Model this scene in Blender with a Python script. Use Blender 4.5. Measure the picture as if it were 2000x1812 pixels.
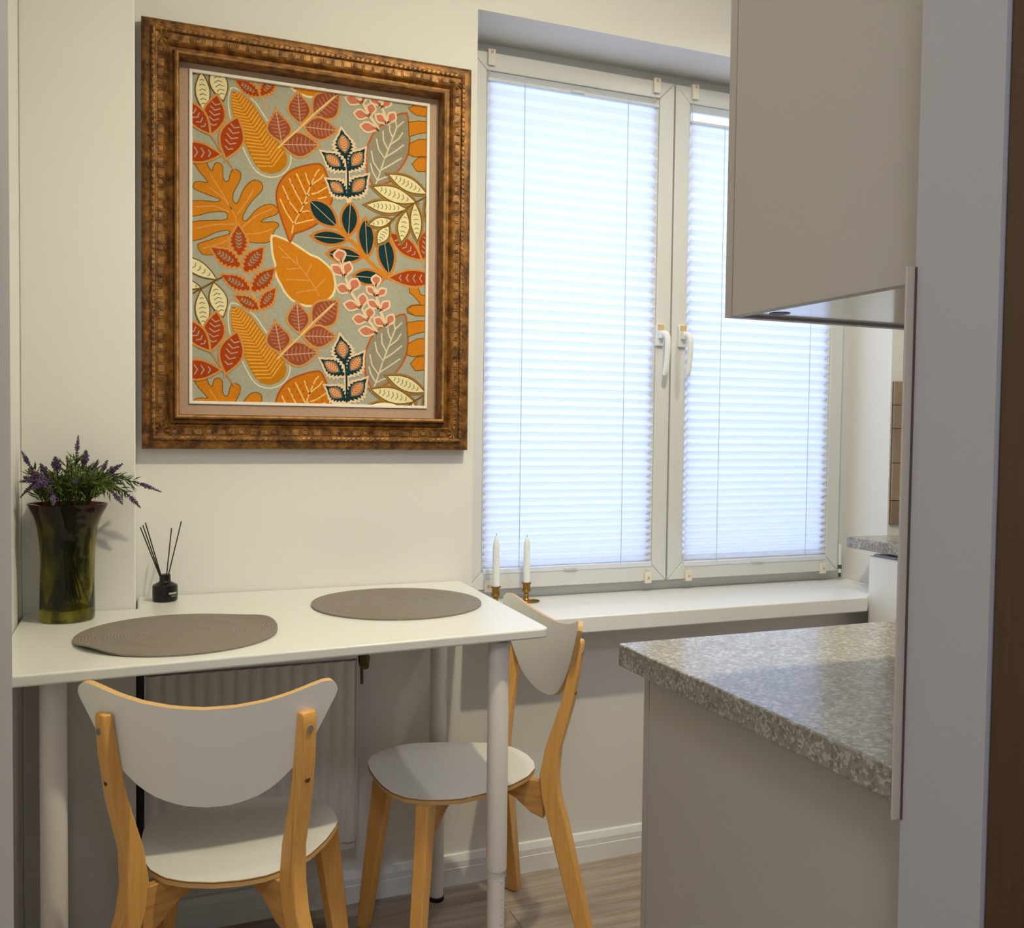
import bpy, bmesh, math, random
from mathutils import Vector, Matrix
random.seed(7)
PI = math.pi
for o in list(bpy.data.objects):
    bpy.data.objects.remove(o, do_unlink=True)
S = bpy.context.scene
COL = S.collection
# ---------------------------------------------------------------- camera
cd = bpy.data.cameras.new('camera'); cam = bpy.data.objects.new('camera', cd); COL.objects.link(cam)
cd.sensor_width = 36.0; cd.lens = 1823.21 / 2000 * 36; cd.clip_start = .02; cd.clip_end = 100
rt = Vector((.92830743, -.37159969, .01260893)); up = Vector((.00156708, .03782195, .99928327)); fw = Vector((.37181024, .92762232, -.03569272))
R = Matrix((rt, up, -fw)).transposed().to_4x4(); R.translation = Vector((.49997564, -2.41234552, 1.25166541))
cam.matrix_world = R
S.camera = cam
# ---------------------------------------------------------------- world, lamps, exposure
S.view_settings.view_transform = 'Standard'; S.view_settings.look = 'None'
S.view_settings.gamma = 1; S.view_settings.use_curve_mapping = False
S.view_settings.exposure = 0.34
w = bpy.data.worlds.new('sky'); S.world = w; w.use_nodes = True
bg = w.node_tree.nodes['Background']
bg.inputs[0].default_value = (.63, .74, 1.0, 1); bg.inputs[1].default_value = 1.95
def lamp(name, kind, loc, watts, color, size=.05, rot=None, sizey=None):
    l = bpy.data.lights.new(name, kind); l.energy = watts; l.color = color
    if kind == 'AREA':
        l.size = size
        if sizey: l.shape = 'RECTANGLE'; l.size_y = sizey
    else: l.shadow_soft_size = size
    o = bpy.data.objects.new(name, l); COL.objects.link(o); o.location = loc
    if rot: o.rotation_euler = rot
    return o
LC = (1, .90, .62)
lamp('ceiling_lamp', 'POINT', (1.39, -1.17, 2.52), 13, LC, .03)
dl = lamp('ceiling_downlight', 'SPOT', (1.39, -1.17, 2.52), 45, LC, .03); dl.data.spot_size = math.radians(172); dl.data.spot_blend = 1
kl = lamp('kitchen_downlight', 'SPOT', (2.30, -.56, 2.56), 19, (1, .97, .88), .04); kl.data.spot_size = math.radians(172); kl.data.spot_blend = 1
lamp('hall_fill_light', 'AREA', (.3, -3.0, 2.58), 15, (.92, .92, 1.0), .5)  # unseen area light added as ambient fill from the hall side
# ---------------------------------------------------------------- materials
def mat(name, col, rough=.6, metal=0, trans=0, spec=.5, coat=0, noise=None, bump=None, ior=1.45):
    """noise=(scale, colour2, fac, stretch) tints the colour; bump=(scale, strength, distance)"""
    m = bpy.data.materials.new(name); m.use_nodes = True; nt = m.node_tree; p = nt.nodes['Principled BSDF']
    p.inputs['Base Color'].default_value = (*col, 1); p.inputs['Roughness'].default_value = rough
    p.inputs['Metallic'].default_value = metal; p.inputs['Transmission Weight'].default_value = trans
    p.inputs['Specular IOR Level'].default_value = spec; p.inputs['Coat Weight'].default_value = coat
    p.inputs['IOR'].default_value = ior
    tc = nt.nodes.new('ShaderNodeTexCoord')
    if noise:
        sc, c2, fac, st = noise
        mp = nt.nodes.new('ShaderNodeMapping'); mp.inputs['Scale'].default_value = st
        nz = nt.nodes.new('ShaderNodeTexNoise'); nz.inputs['Scale'].default_value = sc; nz.inputs['Detail'].default_value = 5
        rp = nt.nodes.new('ShaderNodeValToRGB'); rp.color_ramp.elements[0].position = .35; rp.color_ramp.elements[1].position = .68
        rp.color_ramp.elements[0].color = (*col, 1); rp.color_ramp.elements[1].color = (*[a * (1 - fac) + b * fac for a, b in zip(col, c2)], 1)
        nt.links.new(tc.outputs['Object'], mp.inputs[0]); nt.links.new(mp.outputs[0], nz.inputs[0])
        nt.links.new(nz.outputs[0], rp.inputs[0]); nt.links.new(rp.outputs[0], p.inputs['Base Color'])
    if bump:
        nz = nt.nodes.new('ShaderNodeTexNoise'); nz.inputs['Scale'].default_value = bump[0]; nz.inputs['Detail'].default_value = 4
        bp = nt.nodes.new('ShaderNodeBump'); bp.inputs['Strength'].default_value = bump[1]; bp.inputs['Distance'].default_value = bump[2]
        nt.links.new(tc.outputs['Object'], nz.inputs[0]); nt.links.new(nz.outputs[0], bp.inputs['Height']); nt.links.new(bp.outputs[0], p.inputs['Normal'])
    return m
def lin(c): return tuple((x / 255 / 12.92) if x <= 10 else ((x / 255 + .055) / 1.055) ** 2.4 for x in c)
M = {}
M['wall'] = mat('wall_paint', (.78, .775, .755), .85, spec=.2, bump=(90, .12, .002))
M['wall_shade'] = mat('shaded_wall_paint', (.47, .465, .485), .85, spec=.2, bump=(90, .12, .002))  # wall paint darkened, so the doorway wall's shade sits in its colour
M['wall_cool'] = mat('reveal_paint', (.80, .80, .80), .7, spec=.3)
M['ceiling'] = mat('ceiling_paint', (.82, .82, .80), .9, spec=.2)
M['brown'] = mat('dark_brown_veneer', (.085, .045, .018), .5, noise=(6, (.06, .03, .012), .6, (30, 30, 2)))
M['pvc'] = mat('white_pvc', (.69, .70, .69), .35)
M['seal'] = mat('dark_seal', (.11, .075, .055), .6)
M['plastic'] = mat('cream_plastic', (.78, .74, .66), .35)
M['handle'] = mat('white_handle', (.82, .83, .83), .3)
M['screwcap'] = mat('tan_cap', (.62, .44, .22), .5)
M['sill'] = mat('white_laminate_sill', (.86, .86, .87), .30, coat=.3)
M['table'] = mat('white_table_foil', (.74, .745, .71), .32, coat=.2, bump=(400, .03, .0005))
M['tableleg'] = mat('white_metal_leg', (.74, .71, .68), .38)
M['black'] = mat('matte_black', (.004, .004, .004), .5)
M['bottle'] = mat('black_glass', (.006, .005, .005), .22)
M['reed'] = mat('dark_reed', (.028, .018, .012), .8)
M['print'] = mat('label_print', (.5, .48, .44), .6)
M['radiator'] = mat('radiator_enamel', (.72, .70, .68), .35)
M['brass'] = mat('aged_brass', (.42, .24, .06), .34, metal=1, noise=(60, (.16, .08, .02), .7, (1, 1, 1)))
M['valve'] = mat('olive_valve', (.11, .09, .02), .4)
M['chrome'] = mat('chrome', (.62, .63, .65), .2, metal=1)
M['hole'] = mat('screw_hole', (.10, .04, .012), .6)
M['wax'] = mat('white_wax', (.86, .88, .88), .45)
M['wick'] = mat('wick', (.25, .24, .26), .8)
M['birch'] = mat('birch_wood', (.78, .42, .115), .42, coat=.15, noise=(5, (.68, .34, .08), .8, (30, 30, 2)), bump=(60, .05, .001))
M['birch2'] = mat('birch_wood_rail', (.62, .33, .10), .45, noise=(5, (.44, .21, .055), .8, (3, 3, 20)))
M['ply'] = mat('plywood_edge', (.66, .42, .17), .5)
M['plyline'] = mat('plywood_dark_ply', (.25, .10, .03), .6)
M['seat'] = mat('white_lacquer', (.82, .80, .76), .38, bump=(300, .03, .0004))
M['cab'] = mat('greige_cabinet_panel', (.47, .45, .42), .5, bump=(500, .04, .0003))
M['cabedge'] = mat('cabinet_edge', (.46, .42, .41), .45)
M['cabunder'] = mat('white_cabinet_bottom', (.74, .76, .80), .16, coat=.6)
M['gloss'] = mat('white_cabinet_front', (.82, .84, .86), .35)
M['trimw'] = mat('greige_trim', (.55, .49, .43), .5)
M['mat_'] = mat('taupe_linen_mat', (.50, .36, .27), .9, noise=(120, (.44, .31, .23), .7, (1, 1, 1)))
M['slip'] = mat('cream_slip', (.86, .84, .76), .6)
M['glassv'] = mat('olive_glass', (.30, .33, .022), .06, trans=1, ior=1.35)
M['stemg'] = mat('green_stem', (.045, .085, .012), .6)
M['leafg'] = mat('green_leaf', (.115, .17, .022), .55, noise=(30, (.05, .09, .012), .9, (1, 1, 1)))
M['lav'] = mat('lavender_flower', (.135, .075, .185), .8, noise=(70, (.05, .022, .055), .95, (1, 1, 1)))
M['lav2'] = mat('pale_lavender_flower', (.22, .17, .33), .8, noise=(70, (.09, .05, .13), .9, (1, 1, 1)))
M['wick'] = M['wick']
# old gilded wood for the picture frame: brown ground, worn gold streaks
def gilt(name, dark, gold, lo, hi, rough=.42, metal=.35):
    m = bpy.data.materials.new(name); m.use_nodes = True; nt = m.node_tree; p = nt.nodes['Principled BSDF']; L = nt.links.new
    tc = nt.nodes.new('ShaderNodeTexCoord'); n1 = nt.nodes.new('ShaderNodeTexNoise'); n1.inputs['Scale'].default_value = 38; n1.inputs['Detail'].default_value = 8; n1.inputs['Roughness'].default_value = .7
    rp = nt.nodes.new('ShaderNodeValToRGB'); rp.color_ramp.elements[0].position = lo; rp.color_ramp.elements[1].position = hi
    rp.color_ramp.elements[0].color = (*dark, 1); rp.color_ramp.elements[1].color = (*gold, 1)
    L(tc.outputs['Object'], n1.inputs[0]); L(n1.outputs[0], rp.inputs[0]); L(rp.outputs[0], p.inputs['Base Color'])
    p.inputs['Metallic'].default_value = metal; p.inputs['Roughness'].default_value = rough
    bp = nt.nodes.new('ShaderNodeBump'); bp.inputs['Strength'].default_value = .5; bp.inputs['Distance'].default_value = .003
    L(n1.outputs[0], bp.inputs['Height']); L(bp.outputs[0], p.inputs['Normal'])
    return m
M['gilt'] = gilt('aged_gilt_wood', (.085, .032, .004), (.40, .17, .024), .40, .70)
M['gilt2'] = gilt('worn_gilt_ridge', (.15, .062, .012), (.46, .23, .065), .42, .68)
M['gilt3'] = gilt('bright_gilt_lip', (.26, .13, .035), (.58, .32, .12), .36, .60)
# speckled worktop
def speckle(name, base, lo, hi, rough):
    m = bpy.data.materials.new(name); m.use_nodes = True; nt = m.node_tree; p = nt.nodes['Principled BSDF']; L = nt.links.new
    tc = nt.nodes.new('ShaderNodeTexCoord')
    v = nt.nodes.new('ShaderNodeTexVoronoi'); v.inputs['Scale'].default_value = 190; v.inputs['Randomness'].default_value = 1
    nz = nt.nodes.new('ShaderNodeTexNoise'); nz.inputs['Scale'].default_value = 14; nz.inputs['Detail'].default_value = 5
    sep = nt.nodes.new('ShaderNodeSeparateColor')
    rp = nt.nodes.new('ShaderNodeValToRGB'); e = rp.color_ramp.elements
    e[0].position = 0; e[0].color = (*lo, 1); e[1].position = 1; e[1].color = (*hi, 1)
    a = e.new(.45); a.color = (*base, 1); b = e.new(.74); b.color = (*base, 1); c = e.new(.80); c.color = (*hi, 1)
    mx = nt.nodes.new('ShaderNodeMix'); mx.data_type = 'RGBA'; mx.blend_type = 'MULTIPLY'; mx.inputs[0].default_value = .5
    r2 = nt.nodes.new('ShaderNodeValToRGB'); r2.color_ramp.elements[0].color = (.45, .45, .45, 1); r2.color_ramp.elements[1].color = (1.3, 1.3, 1.3, 1)
    wn = nt.nodes.new('ShaderNodeTexNoise'); wn.inputs['Scale'].default_value = 160
    va = nt.nodes.new('ShaderNodeVectorMath'); va.operation = 'SCALE'; va.inputs['Scale'].default_value = .012
    vb = nt.nodes.new('ShaderNodeVectorMath'); vb.operation = 'ADD'
    L(tc.outputs['Object'], wn.inputs[0]); L(wn.outputs['Color'], va.inputs[0]); L(tc.outputs['Object'], vb.inputs[0]); L(va.outputs[0], vb.inputs[1])
    L(vb.outputs[0], v.inputs['Vector']); L(v.outputs['Color'], sep.inputs[0]); L(sep.outputs[0], rp.inputs[0])
    L(tc.outputs['Object'], nz.inputs[0]); L(nz.outputs[0], r2.inputs[0]); L(rp.outputs[0], mx.inputs[6]); L(r2.outputs[0], mx.inputs[7]); L(mx.outputs[2], p.inputs['Base Color'])
    p.inputs['Roughness'].default_value = rough
    return m
M['worktop'] = speckle('speckled_grey_laminate', (.31, .295, .265), (.20, .185, .15), (.47, .46, .44), .19)
# floor planks
def plank(name, c1, c2):
    m = bpy.data.materials.new(name); m.use_nodes = True; nt = m.node_tree; p = nt.nodes['Principled BSDF']; L = nt.links.new
    tc = nt.nodes.new('ShaderNodeTexCoord'); oi = nt.nodes.new('ShaderNodeObjectInfo'); mp = nt.nodes.new('ShaderNodeMapping'); mp.inputs['Scale'].default_value = (1.6, 26, 1)
    cb = nt.nodes.new('ShaderNodeCombineXYZ'); mu = nt.nodes.new('ShaderNodeMath'); mu.operation = 'MULTIPLY'; mu.inputs[1].default_value = 37
    L(oi.outputs['Random'], mu.inputs[0]); L(mu.outputs[0], cb.inputs[0]); L(cb.outputs[0], mp.inputs['Location'])
    n = nt.nodes.new('ShaderNodeTexNoise'); n.inputs['Scale'].default_value = 1.6; n.inputs['Detail'].default_value = 7; n.inputs['Roughness'].default_value = .62
    rp = nt.nodes.new('ShaderNodeValToRGB'); rp.color_ramp.elements[0].position = .32; rp.color_ramp.elements[1].position = .66
    rp.color_ramp.elements[0].color = (*c1, 1); rp.color_ramp.elements[1].color = (*c2, 1)
    hs = nt.nodes.new('ShaderNodeHueSaturation'); mr = nt.nodes.new('ShaderNodeMapRange'); mr.inputs['To Min'].default_value = .86; mr.inputs['To Max'].default_value = 1.12
    L(tc.outputs['Object'], mp.inputs[0]); L(mp.outputs[0], n.inputs[0]); L(n.outputs[0], rp.inputs[0]); L(rp.outputs[0], hs.inputs['Color'])
    L(oi.outputs['Random'], mr.inputs[0]); L(mr.outputs[0], hs.inputs['Value']); L(hs.outputs[0], p.inputs['Base Color'])
    p.inputs['Roughness'].default_value = .5
    return m
M['plank'] = plank('greige_laminate_plank', (.25, .195, .155), (.47, .395, .33))
M['tile'] = plank('wood_look_tile', (.20, .14, .09), (.36, .27, .19))
# placemat weave: fine concentric ribs over modelled rings
def weave():
    m = bpy.data.materials.new('woven_taupe_cord'); m.use_nodes = True; nt = m.node_tree; p = nt.nodes['Principled BSDF']; L = nt.links.new
    tc = nt.nodes.new('ShaderNodeTexCoord'); wv = nt.nodes.new('ShaderNodeTexWave'); wv.wave_type = 'RINGS'; wv.rings_direction = 'Z'; wv.inputs['Scale'].default_value = 55; wv.inputs['Distortion'].default_value = .3
    gr = nt.nodes.new('ShaderNodeTexNoise'); gr.inputs['Scale'].default_value = 220
    rp = nt.nodes.new('ShaderNodeValToRGB'); rp.color_ramp.elements[0].color = (.17, .14, .11, 1); rp.color_ramp.elements[1].color = (.26, .225, .19, 1)
    L(tc.outputs['Object'], wv.inputs[0]); L(tc.outputs['Object'], gr.inputs[0]); L(gr.outputs[0], rp.inputs[0]); L(rp.outputs[0], p.inputs['Base Color'])
    bp = nt.nodes.new('ShaderNodeBump'); bp.inputs['Strength'].default_value = .5; bp.inputs['Distance'].default_value = .001; L(wv.outputs[1], bp.inputs['Height']); L(bp.outputs[0], p.inputs['Normal'])
    p.inputs['Roughness'].default_value = .55
    return m
M['weave'] = weave()
# pleated blind fabric: part diffuse, part translucent
def fabric():
    m = bpy.data.materials.new('white_pleated_fabric'); m.use_nodes = True; nt = m.node_tree; L = nt.links.new
    for n in list(nt.nodes): nt.nodes.remove(n)
    o = nt.nodes.new('ShaderNodeOutputMaterial'); d = nt.nodes.new('ShaderNodeBsdfDiffuse'); t = nt.nodes.new('ShaderNodeBsdfTranslucent'); x = nt.nodes.new('ShaderNodeMixShader')
    d.inputs[0].default_value = (.86, .87, .90, 1); t.inputs[0].default_value = (.84, .87, .93, 1); x.inputs[0].default_value = .60
    L(d.outputs[0], x.inputs[1]); L(t.outputs[0], x.inputs[2]); L(x.outputs[0], o.inputs[0])
    return m
M['fabric'] = fabric()
def pane():
    m = bpy.data.materials.new('window_glass'); m.use_nodes = True; nt = m.node_tree; L = nt.links.new
    for n in list(nt.nodes): nt.nodes.remove(n)
    o = nt.nodes.new('ShaderNodeOutputMaterial'); d = nt.nodes.new('ShaderNodeBsdfTransparent'); g = nt.nodes.new('ShaderNodeBsdfGlossy'); x = nt.nodes.new('ShaderNodeMixShader')
    d.inputs[0].default_value = (.94, .97, 1, 1); g.inputs['Roughness'].default_value = .02; x.inputs[0].default_value = .06
    L(d.outputs[0], x.inputs[1]); L(g.outputs[0], x.inputs[2]); L(x.outputs[0], o.inputs[0])
    return m
M['pane'] = pane()
M['rail'] = mat('blind_rail', (.72, .77, .86), .45)
M['cord'] = mat('blind_cord', (.55, .58, .64), .7)
# ---------------------------------------------------------------- mesh helpers
class MB:
    def __init__(s): s.v = []; s.f = []; s.m = []; s.k = 0
    def add(s, vs, fs, k=None):
        b = len(s.v); s.v += [tuple(a) for a in vs]
        for f in fs: s.f.append([b + i for i in f]); s.m.append(s.k if k is None else k)
        return s
    def box(s, x0, x1, y0, y1, z0, z1, k=None):
        return s.add([(x, y, z) for z in (z0, z1) for y in (y0, y1) for x in (x0, x1)], [(0, 2, 3, 1), (4, 5, 7, 6), (0, 1, 5, 4), (2, 6, 7, 3), (0, 4, 6, 2), (1, 3, 7, 5)], k)
    def obox(s, c, ax, ay, az, hx, hy, hz, k=None):
        c = Vector(c); ax, ay, az = Vector(ax), Vector(ay), Vector(az)
        return s.add([c + ax * x + ay * y + az * z for z in (-hz, hz) for y in (-hy, hy) for x in (-hx, hx)], [(0, 2, 3, 1), (4, 5, 7, 6), (0, 1, 5, 4), (2, 6, 7, 3), (0, 4, 6, 2), (1, 3, 7, 5)], k)
    def prism(s, a, b, k=None):
        """two matching outlines joined with side faces and caps"""
        n = len(a); return s.add(list(a) + list(b), [tuple(range(n - 1, -1, -1)), tuple(range(n, 2 * n))] + [(i, (i + 1) % n, n + (i + 1) % n, n + i) for i in range(n)], k)
    def lathe(s, prof, c=(0, 0, 0), n=32, k=None, rf=None, cap=True):
        vs = []; fs = []; c = Vector(c)
        for (r, z) in prof:
            for i in range(n):
                a = 2 * PI * i / n; q = r * (rf(a, z) if rf else 1); vs.append(c + Vector((q * math.cos(a), q * math.sin(a), z)))
        for j in range(len(prof) - 1):
            for i in range(n): fs.append((j * n + i, j * n + (i + 1) % n, (j + 1) * n + (i + 1) % n, (j + 1) * n + i))
        if cap: fs.append(tuple(range(n - 1, -1, -1))); fs.append(tuple((len(prof) - 1) * n + i for i in range(n)))
        return s.add(vs, fs, k)
    def tube(s, pts, r, n=10, k=None, rs=None):
        pts = [Vector(p) for p in pts]; vs = []; fs = []; m = len(pts)
        t0 = (pts[1] - pts[0]).normalized(); nn = t0.orthogonal().normalized()
        for j, p in enumerate(pts):
            t = (pts[min(j + 1, m - 1)] - pts[max(j - 1, 0)]).normalized(); nn = (nn - t * nn.dot(t)).normalized(); bb = t.cross(nn)
            q = rs[j] if rs else r
            for i in range(n): a = 2 * PI * i / n; vs.append(p + (nn * math.cos(a) + bb * math.sin(a)) * q)
        for j in range(m - 1):
            for i in range(n): fs.append((j * n + i, j * n + (i + 1) % n, (j + 1) * n + (i + 1) % n, (j + 1) * n + i))
        fs.append(tuple(range(n - 1, -1, -1))); fs.append(tuple((m - 1) * n + i for i in range(n)))
        return s.add(vs, fs, k)
    def build(s, name, mats, parent=None, bevel=0, smooth=35, seg=2, fix=True):
        me = bpy.data.meshes.new(name); me.from_pydata(s.v, [], s.f)
        for q in (mats if isinstance(mats, (list, tuple)) else [mats]): me.materials.append(q)
        for p, k in zip(me.polygons, s.m): p.material_index = k
        if fix:
            b = bmesh.new(); b.from_mesh(me); bmesh.ops.recalc_face_normals(b, faces=b.faces); b.to_mesh(me); b.free()
        if smooth: me.shade_smooth(); me.set_sharp_from_angle(angle=math.radians(smooth))
        o = bpy.data.objects.new(name, me); COL.objects.link(o)
        if parent: o.parent = parent
        if bevel:
            d = o.modifiers.new('bevel', 'BEVEL'); d.width = bevel; d.segments = seg; d.limit_method = 'ANGLE'; d.angle_limit = math.radians(40)
        return o
def tag(o, label=None, cat=None, group=None, kind=None):
    for a, b in (('label', label), ('category', cat), ('group', group), ('kind', kind)):
        if b: o[a] = b
    return o
def empty(name, loc=(0, 0, 0), rz=0, **t):
    o = bpy.data.objects.new(name, None); COL.objects.link(o); o.location = loc; o.rotation_euler = (0, 0, rz); o.empty_display_size = .05
    return tag(o, **t)
def box(name, m, x0, x1, y0, y1, z0, z1, parent=None, bevel=0, off=None):
    if off: x0 -= off[0]; x1 -= off[0]; y0 -= off[1]; y1 -= off[1]; z0 -= off[2]; z1 -= off[2]
    return MB().box(x0, x1, y0, y1, z0, z1).build(name, m, parent, bevel)
def crom(p, n=6, closed=False):
    p = [Vector(a) for a in p]; o = []; m = len(p)
    for i in range(m if closed else m - 1):
        a, b, c, d = (p[(i - 1) % m], p[i], p[(i + 1) % m], p[(i + 2) % m]) if closed else (p[max(i - 1, 0)], p[i], p[i + 1], p[min(i + 2, m - 1)])
        for k in range(n):
            t = k / n; o.append(.5 * (2 * b + (c - a) * t + (2 * a - 5 * b + 4 * c - d) * t * t + (3 * b - a - 3 * c + d) * t ** 3))
    if not closed: o.append(p[-1])
    return o
def interp(tab, x):
    for (a, b), (c, d) in zip(tab, tab[1:]):
        if x <= c: return b + (d - b) * (0 if c == a else max(0, (x - a) / (c - a)))
    return tab[-1][1]
# ================================================================ THE ROOM
JL = .4110                                   # left jamb plane
JX, KW, NW = 1.291, -1.62, -1.728          # right jamb plane, kitchen face and hall face of the front wall
WX0, WX1, WZ0, WZ1, WD = 1.352, 2.8165, .745, 2.385, .204   # window opening and reveal depth
CZ = 2.65
fl = box('floor', M['seal'], -.75, 3.45, -3.75, .10, -.08, -.012); tag(fl, kind='structure')
pw, pl = .192, 1.285
row = 0; y = 0.0
proto = {}
while y > -3.6:
    x = -.62 - (row * .43 % 1) * pl
    while x < 3.3:
        a, b = max(x, -.62), min(x + pl, 3.30)
        if b - a > .05:
            key = round(b - a, 3)
            if key not in proto:
                o = MB().box(.0004, b - a - .0004, -pw + .0004, -.0004, -.012, 0).build('plank', M['plank'], fl, .0008, seg=1); proto[key] = o.data
            else:
                o = bpy.data.objects.new('plank', proto[key]); COL.objects.link(o); o.parent = fl
                dd = o.modifiers.new('bevel', 'BEVEL'); dd.width = .0008; dd.segments = 1; dd.limit_method = 'ANGLE'
            o.location = (a, y, 0)
        x += pl
    y -= pw; row += 1
tag(box('ceiling', M['ceiling'], -.75, 3.45, -3.75, .35, CZ, CZ + .1), kind='structure')
wb = MB(); wb.box(-.75, WX0, 0, .35, -.08, CZ); wb.box(WX1, 3.45, 0, .35, -.08, CZ); wb.box(WX0, WX1, 0, .35, -.08, WZ0 - .046); wb.box(WX0, WX1, 0, .35, WZ1, CZ)
tag(wb.build('wall_back', M['wall']), kind='structure')
tag(box('wall_column', M['wall'], .265, .4945, -.155, 0, 0, CZ, bevel=.003), kind='structure')
tag(box('wall_left', M['wall'], .13, .265, KW, 0, 0, CZ), kind='structure')
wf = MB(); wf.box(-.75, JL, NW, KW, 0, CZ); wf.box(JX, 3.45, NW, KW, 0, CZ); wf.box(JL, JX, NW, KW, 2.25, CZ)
tag(wf.build('wall_front', M['wall_shade']), kind='structure')
tag(box('wall_right', M['wall'], 3.30, 3.45, -3.75, 0, 0, CZ), kind='structure')
wh = MB(); wh.box(-.75, -.62, -3.75, NW, 0, CZ); wh.box(-.62, 3.30, -3.75, -3.62, 0, CZ)
tag(wh.build('wall_hall', M['wall']), kind='structure')
d1 = box('door_1', M['brown'], JX + .004, 2.12, NW - .045, NW - .002, .008, 2.06, bevel=.002); tag(d1, kind='structure')
# skirting board under window and behind table: two steps and a sloping bright top
def skirt(name, x0, x1):
    pr = [(0, 0), (-.016, 0), (-.016, .046), (-.0145, .048), (-.0145, .064), (-.008, .081), (0, .083)]
    tag(MB().prism([(x0, a, b) for a, b in pr], [(x1, a, b) for a, b in pr]).build(name, M['gloss'], smooth=0), kind='structure')
skirt('baseboard_back', .4945, 2.66)
tag(box('baseboard_left', M['gloss'], .265, .279, KW, -.155, 0, .081), kind='structure')
# ---------------------------------------------------------------- window: outer frame, two sashes, handles, hinge
win = empty('window_1', (0, 0, 0), kind='structure')
def quadframe(mb, x0, x1, z0, z1, w, y0, y1, gap=.0, y0i=None, k=0):
    """four mitred bars; y0 = front depth at the outer edge, y0i at the inner edge"""
    if y0i is None: y0i = y0
    O = [(x0, z0), (x1, z0), (x1, z1), (x0, z1)]; I = [(x0 + w, z0 + w), (x1 - w, z0 + w), (x1 - w, z1 - w), (x0 + w, z1 - w)]
    for i in range(4):
        j = (i + 1) % 4; t = Vector((O[j][0] - O[i][0], 0, O[j][1] - O[i][1])).normalized() * gap
        f = [Vector((O[i][0], y0, O[i][1])) + t, Vector((O[j][0], y0, O[j][1])) - t, Vector((I[j][0], y0i, I[j][1])) - t, Vector((I[i][0], y0i, I[i][1])) + t]
        mb.prism(f, [Vector((a.x, y1, a.z)) for a in f], k)
fo = MB(); quadframe(fo, WX0, WX1, WZ0 + .0005, WZ1, .060, .204, .262); fo.box(2.045, 2.105, .232, .262, WZ0 + .05, WZ1 - .05)
fo.build('outer_frame', M['pvc'], win)
sl = MB(); sl.box(2.0722, 2.0768, .196, .23, .782, 2.345); sl.box(2.7632, 2.7705, .198, .2035, .782, 2.345)
quadframe(sl, 1.386, 2.766, .775, 2.353, .004, .198, .2038)
sl.build('seal', M['seal'], win)
def sash(x0, x1, z0, z1):
    a = MB(); quadframe(a, x0, x1, z0, z1, .052, .170, .230, .0005)
    s = a.build('sash', M['pvc'], win, .0025, seg=2)
    b = MB(); quadframe(b, x0 + .0535, x1 - .0535, z0 + .0535, z1 - .0535, .017, .174, .200, .0003, .190)
    b.build('glazing_bead', M['pvc'], s)
    box('pane', M['pane'], x0 + .065, x1 - .065, .204, .208, z0 + .065, z1 - .065, s)
    return s
s1 = sash(1.390, 2.0715, .779, 2.349); s2 = sash(2.0775, 2.762, .779, 2.349)
def handle(px, pz, s):
    h = MB(); h.box(px - .014, px + .014, .158, .171, pz - .035, pz + .033)
    h.box(px - .0105, px + .0105, .138, .158, pz - .012, pz + .012)
    pts = crom([(px, .150, pz), (px + .001, .128, pz - .002), (px + .002, .118, pz - .022), (px + .002, .120, pz - .070), (px + .001, .126, pz - .115), (px, .132, pz - .128)], 5)
    h.tube(pts, .008, 10, rs=[.0105 - .003 * i / len(pts) for i in range(len(pts))])
    o = h.build('handle', M['handle'], s, .002)
    return o
handle(2.030, 1.560, s1); handle(2.112, 1.560, s2)
for q, s in ((2.030, s1), (2.112, s2)):
    box('screw_cap', M['screwcap'], q - .011, q + .011, .1562, .1581, 1.575, 1.592, s)
hg = MB(); hg.lathe([(.006, .800), (.0065, .805), (.0065, .868), (.006, .872)], (2.768, .166, 0), 12)
hg.lathe([(.0055, .772), (.0055, .786)], (2.768, .166, 0), 12)
hg.box(2.764, 2.772, .163, .169, .757, .772, 1)
hg.box(2.763, 2.773, .162, .170, .7862, .7998, 1)
hg.build('hinge', [M['pvc'], M['seal']], win)
# window sill board
sq = [(1.33, -.130), (2.622, -.130), (2.660, -.0875), (WX1, -.0875), (WX1, .25), (WX0, .25), (WX0, -.0005), (1.33, -.0005)]
si = MB().prism([(a, b, .699) for a, b in sq], [(a, b, .745) for a, b in sq])
sb = si.build('window_sill', M['sill'], win, .004)
# ================================================================ KITCHEN
# tiled backsplash on the back wall right of the window
bs = empty('backsplash', (2.8225, 0, .955), label='wood-look brown tiles on the wall right of the window', cat='backsplash')
th = .0775; rz = [.955, 1.035, 1.16, 1.275, 1.352, 1.432]
box('grout', M['seal'], 0, .476, -.004, 0, 0, .475, bs)
for i, (a, b) in enumerate(zip(rz, rz[1:])):
    xs = [0, .14 + .05 * (i % 2), .34 + .03 * (i % 3), .476]
    for c, d in zip(xs, xs[1:]): box('tile', M['tile'], c + .0008, d - .0008, -.010 - .001 * (i % 2), -.003, a - .955 + .001, b - .955 - .001, bs, .0008)
# right counter run: cabinet + worktop
rc = empty('base_cabinet', (2.665, -.085, 0), label='white base cabinet standing right of the window sill', cat='cabinet')
box('body', M['gloss'], .018, .63, -1.20, 0, .10, .872, rc)
box('plinth', M['seal'], .05, .60, -1.19, -.01, 0, .10, rc)
for i in range(2):
    q = box('door', M['gloss'], 0, .018, -.60 * (i + 1) + .002, -.60 * i - .0, .105, .868, rc, .0015)
tag(box('worktop', M['worktop'], 2.648, 3.30, -1.30, 0, .885, .92, bevel=.002), 'blue-grey speckled worktop of the short run right of the window', 'worktop', 'kitchen worktops')
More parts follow.
